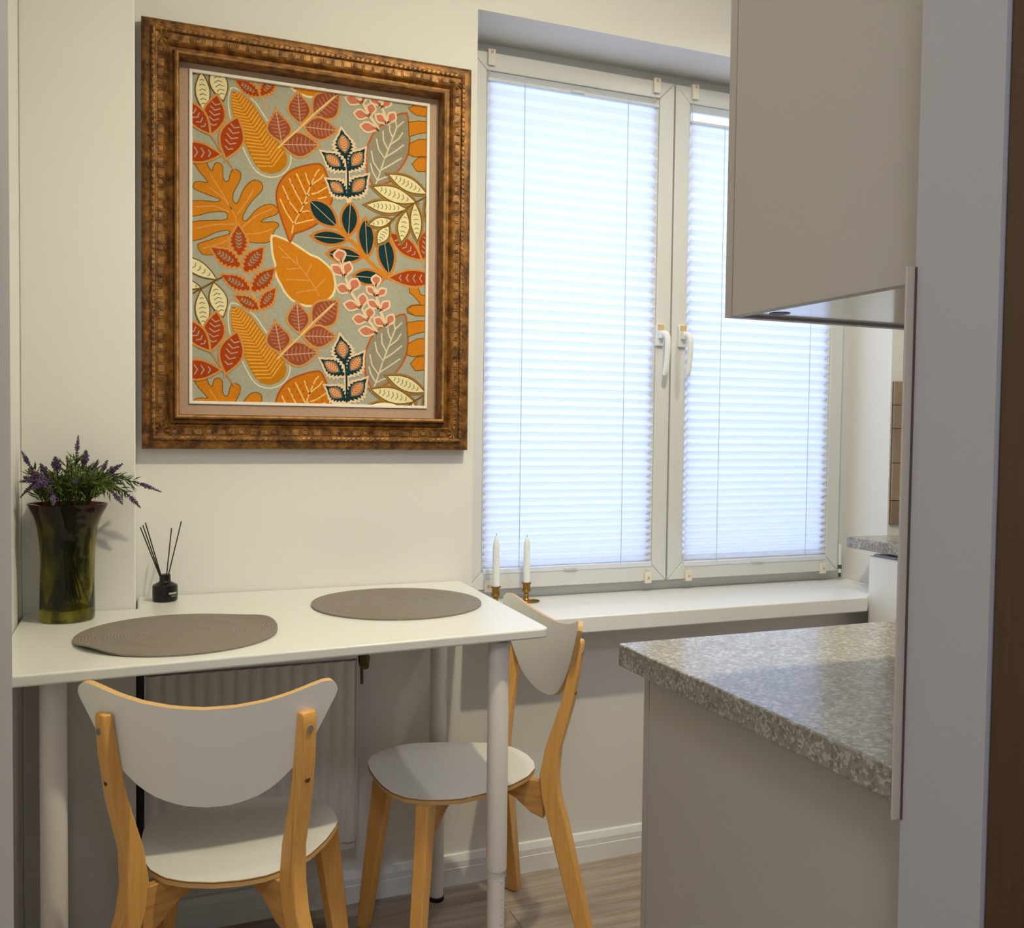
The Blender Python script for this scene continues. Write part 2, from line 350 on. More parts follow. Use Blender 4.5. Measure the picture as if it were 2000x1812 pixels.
# peninsula: cabinet, worktop
pc = empty('base_cabinet', (1.3385, KW, 0), label='greige base cabinet under the speckled worktop in front, plain side panel', cat='cabinet')
Y0 = KW
box('side_panel', M['cab'], 0, .018, .002, -.987 - Y0, 0, .839, pc, .001)
box('body', M['cab'], .018, 1.20, .010, -.990 - Y0, .10, .838, pc)
box('plinth', M['cab'], .03, 1.20, .20, -1.05 - Y0, 0, .10, pc)
for i in range(2): 
    q = box('door', M['cabedge'], .60 * i, .60 * (i + 1) - .003, -.985 - Y0, -.968 - Y0, .0 if i == 0 else .10, .839, pc, .001)
wt = MB(); wt.box(1.2855, 2.60, KW + .0035, -.968, .840, .880)
tag(wt.build('worktop', M['worktop'], bevel=.0025), 'large grey speckled worktop jutting out below the wall cabinet', 'worktop', 'kitchen worktops')
# wall cabinet
uc = empty('wall_cabinet', (1.3385, KW, 1.4294), label='greige wall cabinet hanging above the grey speckled worktop', cat='cabinet')
UT = 2.45 - 1.4294
box('side_panel', M['cab'], 0, .018, .002, -1.2115 - Y0, 0, UT, uc, .0008)
box('body', M['cabunder'], .019, .90, .004, -1.2135 - Y0, .004, UT, uc)
for i in range(2): box('door', M['cabedge'], .449 * i, .449 * (i + 1) - .003, -1.2095 - Y0, -1.1925 - Y0, -.0005, UT, uc, .001)
MB().lathe([(.0, .0048), (.0155, .0048), (.0155, .0062), (0, .0062)], (0, 0, 0), 24, cap=False).build('cable_hole', M['black'], uc).location = (.0595, -1.2485 - Y0, -.0015)
wtr = tag(box('wall_trim', M['trimw'], 1.2795, JX + .022, KW + .0002, KW + .003, .823, 1.436, bevel=.0005), 'narrow beige vertical strip covering the edge between worktop and wall', 'trim')
box('dark_line', M['seal'], JX - .0009, JX + .001, KW - .0028, KW - .0002, .823, 1.436, wtr)  # thin dark brown strip along the trim's right edge
# ================================================================ BLINDS
def blind(x0, x1, ztop, zbot, n, cords, label, topclips):
    r = empty('pleated_blind', (x0, .178, zbot), label=label, cat='blind', group='white pleated blinds on the two window sashes')
    W = x1 - x0; H = ztop - zbot
    hs = [1.28 - .56 * i / (n - 1) for i in range(n)]; sc = H / sum(hs); z = H; pts = []
    for i in range(n):
        h = hs[i] * sc; a = math.sqrt(max(.0205 ** 2 - (h / 2) ** 2, .00002)) / 2 * .8
        pts.append((a, z)); pts.append((-a, z - h / 2)); z -= h
    pts.append((pts[-2][0], 0))
    NX = 14; vs = []; fs = []
    for j, (a, zz) in enumerate(pts):
        for i in range(NX + 1):
            e = abs(i / NX - .5) * 2
            vs.append((W * i / NX, a * (1 + .10 * e ** 8), zz + .0006 * math.sin(i * 1.7 + j * .9)))
    for j in range(len(pts) - 1):
        for i in range(NX): fs.append((j * (NX + 1) + i, j * (NX + 1) + i + 1, (j + 1) * (NX + 1) + i + 1, (j + 1) * (NX + 1) + i))
    MB().add(vs, fs).build('pleated_fabric', M['fabric'], r, smooth=0, fix=False)
    box('top_rail', M['rail'], -.001, W + .001, -.009, .008, H, H + .009, r, .002)
    b = MB(); b.box(-.001, W + .001, -.010, .008, -.017, -.001)
    b.build('bottom_rail', M['rail'], r, .002)
    for zz, q in ((H + .006, 1), (-.010, -1)):
        t = MB(); t.box(W / 2 - .022, W / 2 + .022, -.016, -.009, zz - .004, zz + .004)
        t.build('pull_tab', M['pvc'], r, .002)
    for cx in cords: MB().tube([(cx - x0, -.0125, -.005), (cx - x0, -.0125, H + .004)], .0011, 6).build('cord', M['cord'], r)
    for (cx, up_) in ((x0 + .006, 1), (x1 - .012, 1), (x0 + .014, -1), (x1 - .014, -1)):
        zc = (2.354 if up_ > 0 else .774) - zbot; c = cx - x0
        k = MB(); k.box(c - .0115, c + .0115, -.0185, -.0088, zc - .045 * up_ if up_ > 0 else zc, zc if up_ > 0 else zc + .034)
        k.box(c - .0115, c + .0115, -.0185, .010, *((zc - .003, zc + .001) if up_ > 0 else (zc - .001, zc + .003)))
        kb = k.build('clip', M['plastic'], r, .0018)
        box('clip_screw', M['screwcap'], c - .004, c + .004, -.0195, -.0184, zc - .012 if up_ > 0 else zc + .012, zc - .003 if up_ > 0 else zc + .020, kb)
        MB().tube([(c - .004, -.010, zc - .03 * up_), (c - .004, -.004, H + .004 if up_ > 0 else -.006)], .0012, 6).build('cord', M['cord'], r)
blind(1.4475, 2.0165, 2.268, .842, 50, (1.560, 1.905), 'left white pleated blind, behind the two candles', 1)
blind(2.1385, 2.7080, 2.236, .836, 49, (2.259, 2.6175), 'right white pleated blind, partly behind the wall cabinet', 1)
# ================================================================ RADIATOR and the strip beside the column
rd = empty('radiator', (.515, -.100, .182), label='white ribbed panel radiator under the table on the back wall', cat='radiator')
rw, rh = .497, .505
g = MB(); n = 15; p = rw / n; prof = [(0, .006)]
for i in range(n):
    x = i * p; prof += [(x + p * .06, .006), (x + p * .20, .001), (x + p * .5, 0), (x + p * .80, .001), (x + p * .94, .006)]
prof += [(rw, .006)]
vs = [(x, yy, z) for z in (.022, rh - .02) for x, yy in prof]; m_ = len(prof)
g.add(vs, [(i, i + 1, m_ + i + 1, m_ + i) for i in range(m_ - 1)]); g.box(0, rw, .012, .022, 0, rh)
g.build('front_panel', M['radiator'], rd, smooth=50, fix=False)
for xx in (-.003, rw): box('side_panel', M['radiator'], xx, xx + .003, 0, .075, 0, rh, rd, .001)
g = MB()
for i in range(24): g.box(i * rw / 24 + .003, (i + 1) * rw / 24 - .003, .006, .070, rh - .002, rh + .001)
g.box(0, rw, 0, .004, rh - .014, rh + .002); g.box(0, rw, .071, .075, rh - .014, rh + .002); g.build('top_grille', M['radiator'], rd)
g = MB(); g.box(0, rw, .030, .070, .01, rh - .02); g.build('back_panel', M['radiator'], rd)
for xx in (.08, .42): box('bracket', M['radiator'], xx, xx + .03, .070, .100, .05, .45, rd)
v = MB(); v.tube([(rw + .004, .035, rh - .015), (rw + .02, .035, rh - .015)], .008, 12); v.tube([(rw + .02, .035, rh - .012), (rw + .022, .02, rh - .02), (rw + .020, .002, rh - .040)], .015, 14, rs=[.012, .016, .011])
v.build('valve', M['valve'], rd)
MB().tube([(rw + .02, .035, rh - .02), (rw + .021, .035, rh - .09)], .004, 8).build('valve_pin', M['seal'], rd)
tag(box('gap_strip', M['black'], .4948, .5095, -.100, -.001, .083, .79), 'black vertical strip between the column and the radiator', 'gap strip')  # black box put in for the deep dark gap beside the column
# ================================================================ TABLE
T0, T1 = .8195, .840
tb = empty('dining_table', (.75, -.40, 0), label='long white table with tubular legs against the left and back walls', cat='table')
def tabletop():
    q = [(.2685, -.7075), (1.3005, -.6435), (1.3175, -.0035), (.4980, -.0035), (.4980, -.158), (.2685, -.158)]
    # rounded front right corner
    c = Vector((1.3010, -.6435)); pts = [Vector(q[0])]
    for k in range(7):
        a = -PI / 2 + k / 6 * PI / 2; pts.append(Vector((1.3005 - .022 + .022 * math.cos(a) + .0, -.6445 + .022 + .022 * math.sin(a))))
    pts += [Vector(a) for a in q[2:]]
    L = lambda z: [(a.x - .75, a.y + .40, z) for a in pts]
    o = MB().prism(L(T0), L(T1)).build('tabletop', M['table'], tb, .004, seg=3); return o
tabletop()
for (x, y) in ((1.2025, -.598), (.3615, -.615), (1.2365, -.072), (.333, -.225)):
    lx, ly = x - .75, y + .40
    g = MB(); g.lathe([(.0218, .325), (.0222, .33), (.0222, T0 - .006), (.0218, T0 - .005)], (lx, ly, 0), 28)
    leg = g.build('leg', M['tableleg'], tb)
    MB().lathe([(.0185, .012), (.0185, .34)], (lx, ly, 0), 28).build('extension_tube', M['tableleg'], leg)
    MB().lathe([(.0195, 0), (.0205, .003), (.0205, .010), (.018, .013)], (lx, ly, 0), 24).build('foot_cap', M['black'], leg)
    MB().lathe([(.030, T0 - .006), (.030, T0 - .0005)], (lx, ly, 0), 24).build('mounting_plate', M['black'] if y < -.5 else M['tableleg'], leg)
    if y < -.5 and x > 1:
        for k in range(16): 
            a = -PI / 2 + .42; xx, yy = lx + .0185 * math.cos(a), ly + .0185 * math.sin(a)
            MB().obox((xx, yy, .30 - k * .018), (-math.sin(a), math.cos(a), 0), (math.cos(a), math.sin(a), 0), (0, 0, 1), .0016 if k % 5 else .003, .0004, .0005).build('scale_mark', M['wick'], leg)
# ================================================================ PLACEMATS
def placemat(loc, r, label, curls):
    o_ = MB(); NR, NA = 60, 96; vs = []; fs = []
    def zz(rr, a):
        z = .0012 + (.0005 if int(round(rr / r * NR * 1)) % 2 else 0)
        for (ca, wd, h) in curls:
            d = (a - ca + PI) % (2 * PI) - PI; z += h * math.exp(-(d / wd) ** 2) * max(0, (rr / r - .72) / .28) ** 2
        return z
    for side in (1, 0):
        for j in range(NR + 1):
            rr = r * (j / NR) + (1e-4 if j == 0 else 0)
            for i in range(NA):
                a = 2 * PI * i / NA; vs.append((rr * math.cos(a), rr * math.sin(a), zz(rr, a) + (.0022 if side else -.0010)))
    B = (NR + 1) * NA
    for s in (0, 1):
        for j in range(NR):
            for i in range(NA):
                q = (s * B + j * NA + i, s * B + j * NA + (i + 1) % NA, s * B + (j + 1) * NA + (i + 1) % NA, s * B + (j + 1) * NA + i); fs.append(q)
    for i in range(NA): fs.append((NR * NA + i, NR * NA + (i + 1) % NA, B + NR * NA + (i + 1) % NA, B + NR * NA + i))
    fs.append(tuple(range(NA)))
    o = o_.add(vs, fs).build('placemat', M['weave'], smooth=0); o.location = loc
    tag(o, label, 'placemat', 'round woven placemats on the white table'); return o
placemat((.574, -.462, T1 + .0002), .1905, 'round woven grey-brown placemat with curled rim, nearest the vase', ((.30, .42, .010), (-2.55, .30, .009)))
placemat((1.068, -.277, T1 + .0002), .199, 'flat round woven grey placemat at the window end of the table', ((2.6, .5, .0015),))
# ================================================================ REED DIFFUSER
df = empty('reed_diffuser', (.5585, -.074, T1), label='small black glass reed diffuser bottle on the white table', cat='diffuser')
MB().lathe([(.0, 0), (.0255, 0), (.0282, .003), (.0285, .034), (.0270, .0385), (.0140, .0455), (.0126, .048), (.0126, .062), (.0110, .0632), (.004, .0632), (.004, .055), (0, .055)], (0, 0, 0), 36, cap=False).build('bottle', M['bottle'], df)
lb = MB()
for k in range(9):
    a = -PI / 2 + .30 + k * .085
    lb.obox((.0288 * math.cos(a), .0288 * math.sin(a), .0205), (-math.sin(a), math.cos(a), 0), (math.cos(a), math.sin(a), 0), (0, 0, 1), .0010, .0003, .0019 + .0004 * (k % 2))
for k in range(6):
    a = -PI / 2 + .48 + k * .07
    lb.obox((.0288 * math.cos(a), .0288 * math.sin(a), .0140), (-math.sin(a), math.cos(a), 0), (math.cos(a), math.sin(a), 0), (0, 0, 1), .0008, .0003, .0007)
lb.build('label_lettering', M['print'], df)
for tip in ((-.054, 0, .1756), (-.0485, .010, .179), (-.043, -.004, .186), (.0146, .004, .171), (.0363, 0, .187)):
    t = Vector(tip); b = Vector((t.x * -.10, -t.y * .5, .012)); MB().tube([b, t], .0014, 7).build('reed', M['reed'], df)
# ================================================================ CANDLES in brass holders on the sill
def candle(x, y, tipz, top, blunt, l1, l2):
    ho = empty('candle_holder', (x, y, .745), label=l1, cat='candle holder', group='brass candle holders on the window sill')
    MB().lathe([(.0, 0), (.018, 0), (.0195, .002), (.018, .005), (.010, .007), (.0072, .011), (.0058, .016), (.0075, .0215), (.0052, .0255), (.0110, .029), (.0128, .034), (.0108, .039), (.0112, .052), (.0145, .056), (.0145, .0585), (.0098, .0585), (.0098, .035), (0, .035)], (0, 0, 0), 28, cap=False).build('stem', M['brass'], ho)
    d = MB(); d.lathe([(0, 0), (.026, 0), (.0275, .004), (.0265, .0045), (.024, .0015), (0, .0015)], (.012, -.004, 0), 28, cap=False); d.build('drip_tray', M['brass'], ho)
    ca = empty('candle', (x, y, .745 + .0365), label=l2, cat='candle', group='white candles on the window sill')
    h = tipz - (.745 + .0365)
    MB().lathe([(.0, 0), (.0092, 0), (.0104, .03), (.0104, h * .5), (.0098, h - .032), (.0092 if blunt else .0080, h - .022), (.0070 if blunt else .0042, h - (.010 if blunt else .008)), (.0015, h - .004), (0, h - .003)], (0, 0, 0), 24, cap=False).build('wax', M['wax'], ca)
    MB().tube([(0, 0, h - .008), (.0006, 0, h + .004)], .0009, 6).build('wick', M['wick'], ca)
candle(1.568, .125, .9405, 0, True, 'brass candle holder with round foot visible, right of the pair', 'white candle with blunter tip, right of the pair on the sill')
candle(1.4555, .085, .9520, 0, False, 'brass candle holder half hidden by the table corner, left of the pair', 'white pointed candle nearer the table, left of the pair on the sill')
# ================================================================ CHAIRS
def plate(mb, top, bot, half, fmap, thick, N=20, MM=10, kt=0, kb=0, ke=1):
    """curved plate mirrored about x=0; top(s), bot(s) outlines; fmap(s,t)->(point, normal)"""
    ss = [half * math.sin(PI / 2 * i / N) for i in range(-N, N + 1)]; a = []; b = []
    for s in ss:
        t0, t1 = bot(abs(s)), top(abs(s))
        for j in range(MM + 1):
            p, n = fmap(s, t0 + (t1 - t0) * j / MM); a.append(p + n * thick / 2); b.append(p - n * thick / 2)
    W = MM + 1; n = len(ss); f = [(i * W + j, (i + 1) * W + j, (i + 1) * W + j + 1, i * W + j + 1) for i in range(n - 1) for j in range(MM)]
    off = len(a); base = len(mb.v); mb.v += [tuple(q) for q in a + b]
    for q in f: mb.f.append([base + i for i in q]); mb.m.append(kt)
    for q in f: mb.f.append([base + off + i for i in reversed(q)]); mb.m.append(kb)
    ring = [i * W for i in range(n)] + [(n - 1) * W + j for j in range(1, W)] + [i * W + MM for i in range(n - 2, -1, -1)] + [j for j in range(MM - 1, 0, -1)]
    for u, v in zip(ring, ring[1:] + ring[:1]): mb.f.append([base + u, base + v, base + off + v, base + off + u]); mb.m.append(ke)
def make_chair(loc, rz, label):
    c = empty('dining_chair', loc, rz, label=label, cat='chair', group='white and birch dining chairs at the table')
    # seat
    fr = [(0, .199), (.05, .198), (.10, .190), (.14, .170), (.168, .135), (.183, .095), (.190, .062)]
    bk = [(0, -.186), (.05, -.180), (.09, -.163), (.125, -.128), (.155, -.075), (.176, -.015), (.187, .035), (.190, .062)]
    g = MB()
    def sm(s, t):
        r2 = (s / .19) ** 2 + ((t - .01) / .195) ** 2
        return Vector((s, t, .4475 - .008 * max(0, 1 - r2) + .004 * max(0, -t / .19 - .6))), Vector((0, 0, 1))
    plate(g, lambda s: interp(fr, s), lambda s: interp(bk, s), .190, sm, .012)
    st = g.build('seat', [M['seat'], M['ply']], c, smooth=50)
    g = MB(); plate(g, lambda s: interp(fr, s) - .002, lambda s: interp(bk, s) + .002, .188, lambda s, t: (sm(s, t)[0] + Vector((0, 0, -.0072)), Vector((0, 0, 1))), .0022, kt=0, kb=0, ke=0)
    g = MB(); plate(g, lambda s: interp(fr, s) + .0006, lambda s: interp(bk, s) - .0006, .1906, lambda s, t: (sm(s, t)[0] + Vector((0, 0, .0036)), Vector((0, 0, 1))), .0016, kt=0, kb=0, ke=0)
    g.build('dark_ply', M['plyline'], st)
    # backrest
    tp = [(0, .176), (.05, .1785), (.10, .186), (.14, .196), (.180, .209), (.200, .2145), (.212, .2135), (.219, .207), (.222, .197)]
    bt = [(0, 0), (.04, .003), (.08, .015), (.11, .032), (.14, .060), (.167, .092), (.188, .130), (.208, .168), (.218, .185), (.222, .197)]
    Rr = .50
    def bm(s, t):
        an = s / Rr; yc = -.226 - .030 * t / .176
        n = Vector((-math.sin(an), math.cos(an), .17)).normalized()
        return Vector((Rr * math.sin(an), yc + Rr * (1 - math.cos(an)), .607 + t)), n
    g = MB(); plate(g, lambda s: interp(tp, s), lambda s: interp(bt, s), .222, bm, .011)
    br = g.build('backrest', [M['seat'], M['ply']], c, smooth=50)
    # legs: flat planks standing in the diagonals of the seat
    th = .0145
    for sx in (-1, 1):
        u = Vector((sx * .70, -.714, 0)).normalized(); wv = Vector((-u.y, u.x, 0)); K = Vector((sx * .130, -.172, 0)); sp = lambda z: Vector((sx * (.014 * max(0, (.42 - z) / .42) - .027 * max(0, (z - .44) / .33)), 0, z))
        # (z, inner offset, outer offset) along u
        pr = [(0, .108, .138), (.20, .050, .090), (.36, .006, .052), (.405, -.006, .038), (.455, -.010, .032), (.52, .006, .040), (.62, .044, .072), (.70, .066, .090), (.748, .078, .098), (.766, .082, .100), (.772, .085, .097)]
        A = [K + u * a + sp(z) for z, a, b in pr] + [K + u * b + sp(z) for z, a, b in reversed(pr)]
        lg = MB().prism([q - wv * th for q in A], [q + wv * th for q in A]).build('leg', M['birch'], c, .0025)
        for zz, mt, r_ in ((.742, 'chrome', .0062), (.650, 'hole', .0055)):
            ob = interp([(z, b) for z, a, b in pr], zz); cc = K + u * (ob - .001) + sp(zz); g = MB()
            ns = 14; ring = [cc + wv * r_ * math.cos(2 * PI * i / ns) + Vector((0, 0, 1)) * r_ * math.sin(2 * PI * i / ns) for i in range(ns)]
            g.prism([q - u * .002 for q in ring], [q + u * (.0032 if mt == 'chrome' else .0013) for q in ring])
            g.build('bolt' if mt == 'chrome' else 'bolt_hole', M[mt], lg)
        u = Vector((sx * .76, .65, 0)).normalized(); wv = Vector((-u.y, u.x, 0)); K = Vector((sx * .150, .125, 0))
        pr = [(0, .054, .082), (.22, .016, .056), (.40, -.016, .034), (.4415, -.022, .030)]
        A = [K + u * a + Vector((0, 0, z)) for z, a, b in pr] + [K + u * b + Vector((0, 0, z)) for z, a, b in reversed(pr)]
        MB().prism([q - wv * th for q in A], [q + wv * th for q in A]).build('leg', M['birch'], c, .0025)
    # crossing rails with deep haunches at their ends
    for sx in (-1, 1):
        a = Vector((sx * .130, -.170, 0)); b = Vector((-sx * .142, .118, 0)); d = (b - a); Ln = d.length; d.normalize(); wv = Vector((-d.y, d.x, 0))
        top = .4405 if sx > 0 else .4400
        low = [(0, .352), (.03, .362), (.07, .392), (.11, .408), (Ln / 2, .413), (Ln - .11, .408), (Ln - .07, .395), (Ln - .03, .370), (Ln, .360)]
        A = [a + d * s + Vector((0, 0, z)) for s, z in low] + [a + d * Ln + Vector((0, 0, top)), a + Vector((0, 0, top))]
        MB().prism([q - wv * .009 for q in A], [q + wv * .009 for q in A]).build('rail', M['birch2'], c, .002)
    return c
make_chair((.676, -.551, 0), -.301, 'white and birch chair seen from behind, pushed under the near table side')
make_chair((1.203, -.329, 0), 1.605, 'white and birch chair facing left at the window end of the table')
# ================================================================ FRAMED BOTANICAL PRINT
PXL, PXR, PZB, PZT = .508, 1.3246, 1.1975, 2.2085
pf = empty('framed_picture', ((PXL + PXR) / 2, 0, PZB), label='leaf-patterned picture in a carved gilt frame on the wall', cat='picture')
ox = (PXL + PXR) / 2
def fpt(w, h, k):
    """corner k of the rectangle inset by w, height h off the wall"""
    x = PXL + w if k in (0, 3) else PXR - w; z = PZB + w if k in (0, 1) else PZT - w
    return Vector((x - ox, -h, z - PZB))
prof = [(0, .001, 0), (0, .030, 0), (.003, .035, 0), (.010, .0375, 0), (.018, .036, 0), (.0215, .036, 1), (.0225, .043, 1), (.0265, .047, 1), (.0305, .045, 1), (.0320, .040, 0), (.0335, .0395, 0), (.0535, .0425, 0), (.0555, .0445, 1), (.058, .042, 0), (.0625, .036, 0), (.0690, .036, 0), (.0735, .043, 2), (.0745, .054, 2), (.0780, .0585, 2), (.0815, .056, 2), (.0835, .050, 0), (.0840, .006, 0)]
for k in range(4):
    j = (k + 1) % 4; vs = []; fs = []; ms = []; g = MB()
    for w, h, m_ in prof:
        a, b = fpt(w, h, k), fpt(w, h, j)
        for i in range(41):
            q = a.lerp(b, i / 40)
            if m_ == 1 and 0 < i < 40: q = q + Vector((0, -random.uniform(-.0007, .0009), 0))
            vs.append(q)
    for r in range(len(prof) - 1):
        for i in range(40): g.add([vs[r * 41 + i], vs[r * 41 + i + 1], vs[(r + 1) * 41 + i + 1], vs[(r + 1) * 41 + i]], [(0, 1, 2, 3)], max(prof[r][2], prof[r + 1][2]) if prof[r][2] == prof[r + 1][2] else 0)
    me = g.build('frame_side', [M['gilt'], M['gilt2'], M['gilt3']], pf, fix=False, smooth=0)
    b = bmesh.new(); b.from_mesh(me.data); bmesh.ops.remove_doubles(b, verts=b.verts, dist=1e-5); bmesh.ops.recalc_face_normals(b, faces=b.faces); b.to_mesh(me.data); b.free()
    me.data.shade_smooth(); me.data.set_sharp_from_angle(angle=math.radians(45))
    # carved band: alternating bars and arches, and leaf tufts in the corners
    g = MB(); a, bb = fpt(.0435, .0405, k), fpt(.0435, .0405, j); L_ = (bb - a).length; t = (bb - a).normalized(); c0, c1 = fpt(0, 0, k), fpt(.05, 0, k)
    n = Vector((-t.z, 0, t.x)); 
    if n.dot(Vector((0, 0, (PZT - PZB) / 2)) - (a + bb) / 2) < 0: n = -n
    o_ = Vector((0, -1, 0)); s = .030; q = 0
    while s < L_ - .030:
        c = a + t * s
        if q % 3 == 0:   # arch block
            pts = [c + t * .012 * math.cos(x) - n * .008 + n * .0165 * math.sin(x) + o_ * .0015 for x in [PI * i / 8 for i in range(9)]]
            g.tube(pts, .0012, 6); s += .030
            g.obox(c - n * .001 + o_ * .0008, t, n, o_, .0060, .0048, .0009)
        else:
            g.obox(c + o_ * .0002, t, n, o_, .0088, .0080, .0009 + .0004 * (q % 2))
            g.obox(c + t * .0118 + o_ * .0006, t, n, o_, .0009, .0088, .0013); s += .0235
        q += 1
    for kk in range(5):
        x = kk * PI / 4; cc = a + t * (.004 * math.cos(x)) + n * (.004 * math.sin(x)); g.tube([cc, cc + (t * math.cos(x) + n * math.sin(x)) * .011 + o_ * .003, cc + (t * math.cos(x) + n * math.sin(x)) * .017], .003, 6, rs=[.0015, .0038, .001])
    # rope nicks on the ridge and ripples on the outer slope
    s = .02
    while s < L_ + .02:
        c = fpt(.0265, .0462, k) + t * s; g.obox(c, (t + n * .5).normalized(), (n - t * .5).normalized(), o_, .0045, .0032, .0016); s += .0125
    s = .03
    while s < L_ + .03:
        c = fpt(.0165, .0362, k) + t * s; g.obox(c, (t - n * .22).normalized(), (n + t * .22).normalized(), o_, .013, .0016, .0014); s += .036
    cv = g.build('carved_band', M['gilt2'], pf, .0009, seg=2); cv['kind'] = 'stuff'
box('backing', M['mat_'], PXL + .04 - ox, PXR - .04 - ox, -.0040, -.001, .04, PZT - PZB - .04, pf)
def ring(name, m_, x0, x1, z0, z1, X0, X1, Z0, Z1, y0, y1):
    g = MB(); O = [(X0, Z0), (X1, Z0), (X1, Z1), (X0, Z1)]; I = [(x0, z0), (x1, z0), (x1, z1), (x0, z1)]
    for i in range(4):
        j = (i + 1) % 4; f = [Vector((O[i][0] - ox, y0, O[i][1] - PZB)), Vector((O[j][0] - ox, y0, O[j][1] - PZB)), Vector((I[j][0] - ox, y0, I[j][1] - PZB)), Vector((I[i][0] - ox, y0, I[i][1] - PZB))]
        g.prism(f, [Vector((a.x, y1, a.z)) for a in f])
    g.build(name, m_, pf, .0006 if name == 'slip' else 0)
AX, AZ, AW, AH = .6225, 1.3145, .5865, .7885
ring('mat_board', M['mat_'], AX - .0065, AX + AW + .0065, AZ - .0065, AZ + AH + .0065, PXL + .080, PXR - .080, PZB + .080, PZT - .080, -.0085, -.0045)
ring('slip', M['slip'], AX, AX + AW, AZ, AZ + AH, AX - .0072, AX + AW + .0072, AZ - .0072, AZ + AH + .0072, -.0125, -.0042)
# the print itself: flat inked shapes on canvas, in canvas units of 0.1 mm
INK = dict(b=(172, 168, 138), b2=(176, 172, 142), o=(210, 128, 26), O=(196, 122, 14), O2=(206, 118, 18), o2=(210, 128, 24), u=(172, 66, 16), u2=(176, 82, 22), m=(150, 96, 62), m2=(158, 80, 44), m3=(182, 116, 84), m4=(142, 120, 92),
    c=(238, 222, 160), c2=(222, 208, 160), c3=(236, 206, 156), d=(22, 54, 52), g=(152, 142, 112), h=(184, 164, 138), h2=(206, 168, 120), k=(128, 122, 88), l=(118, 84, 20), p=(206, 124, 88), p2=(208, 126, 76), r=(190, 92, 24), r2=(206, 126, 44), r3=(212, 130, 30),
    t=(208, 146, 72), t2=(212, 168, 92), t3=(210, 148, 72), t4=(160, 122, 60), v=(226, 158, 84), y=(240, 200, 116), y2=(238, 164, 62))
def ink(c): return tuple(min(.9, v / k) for v, k in zip(lin(c), (1.02, .98, .80)))
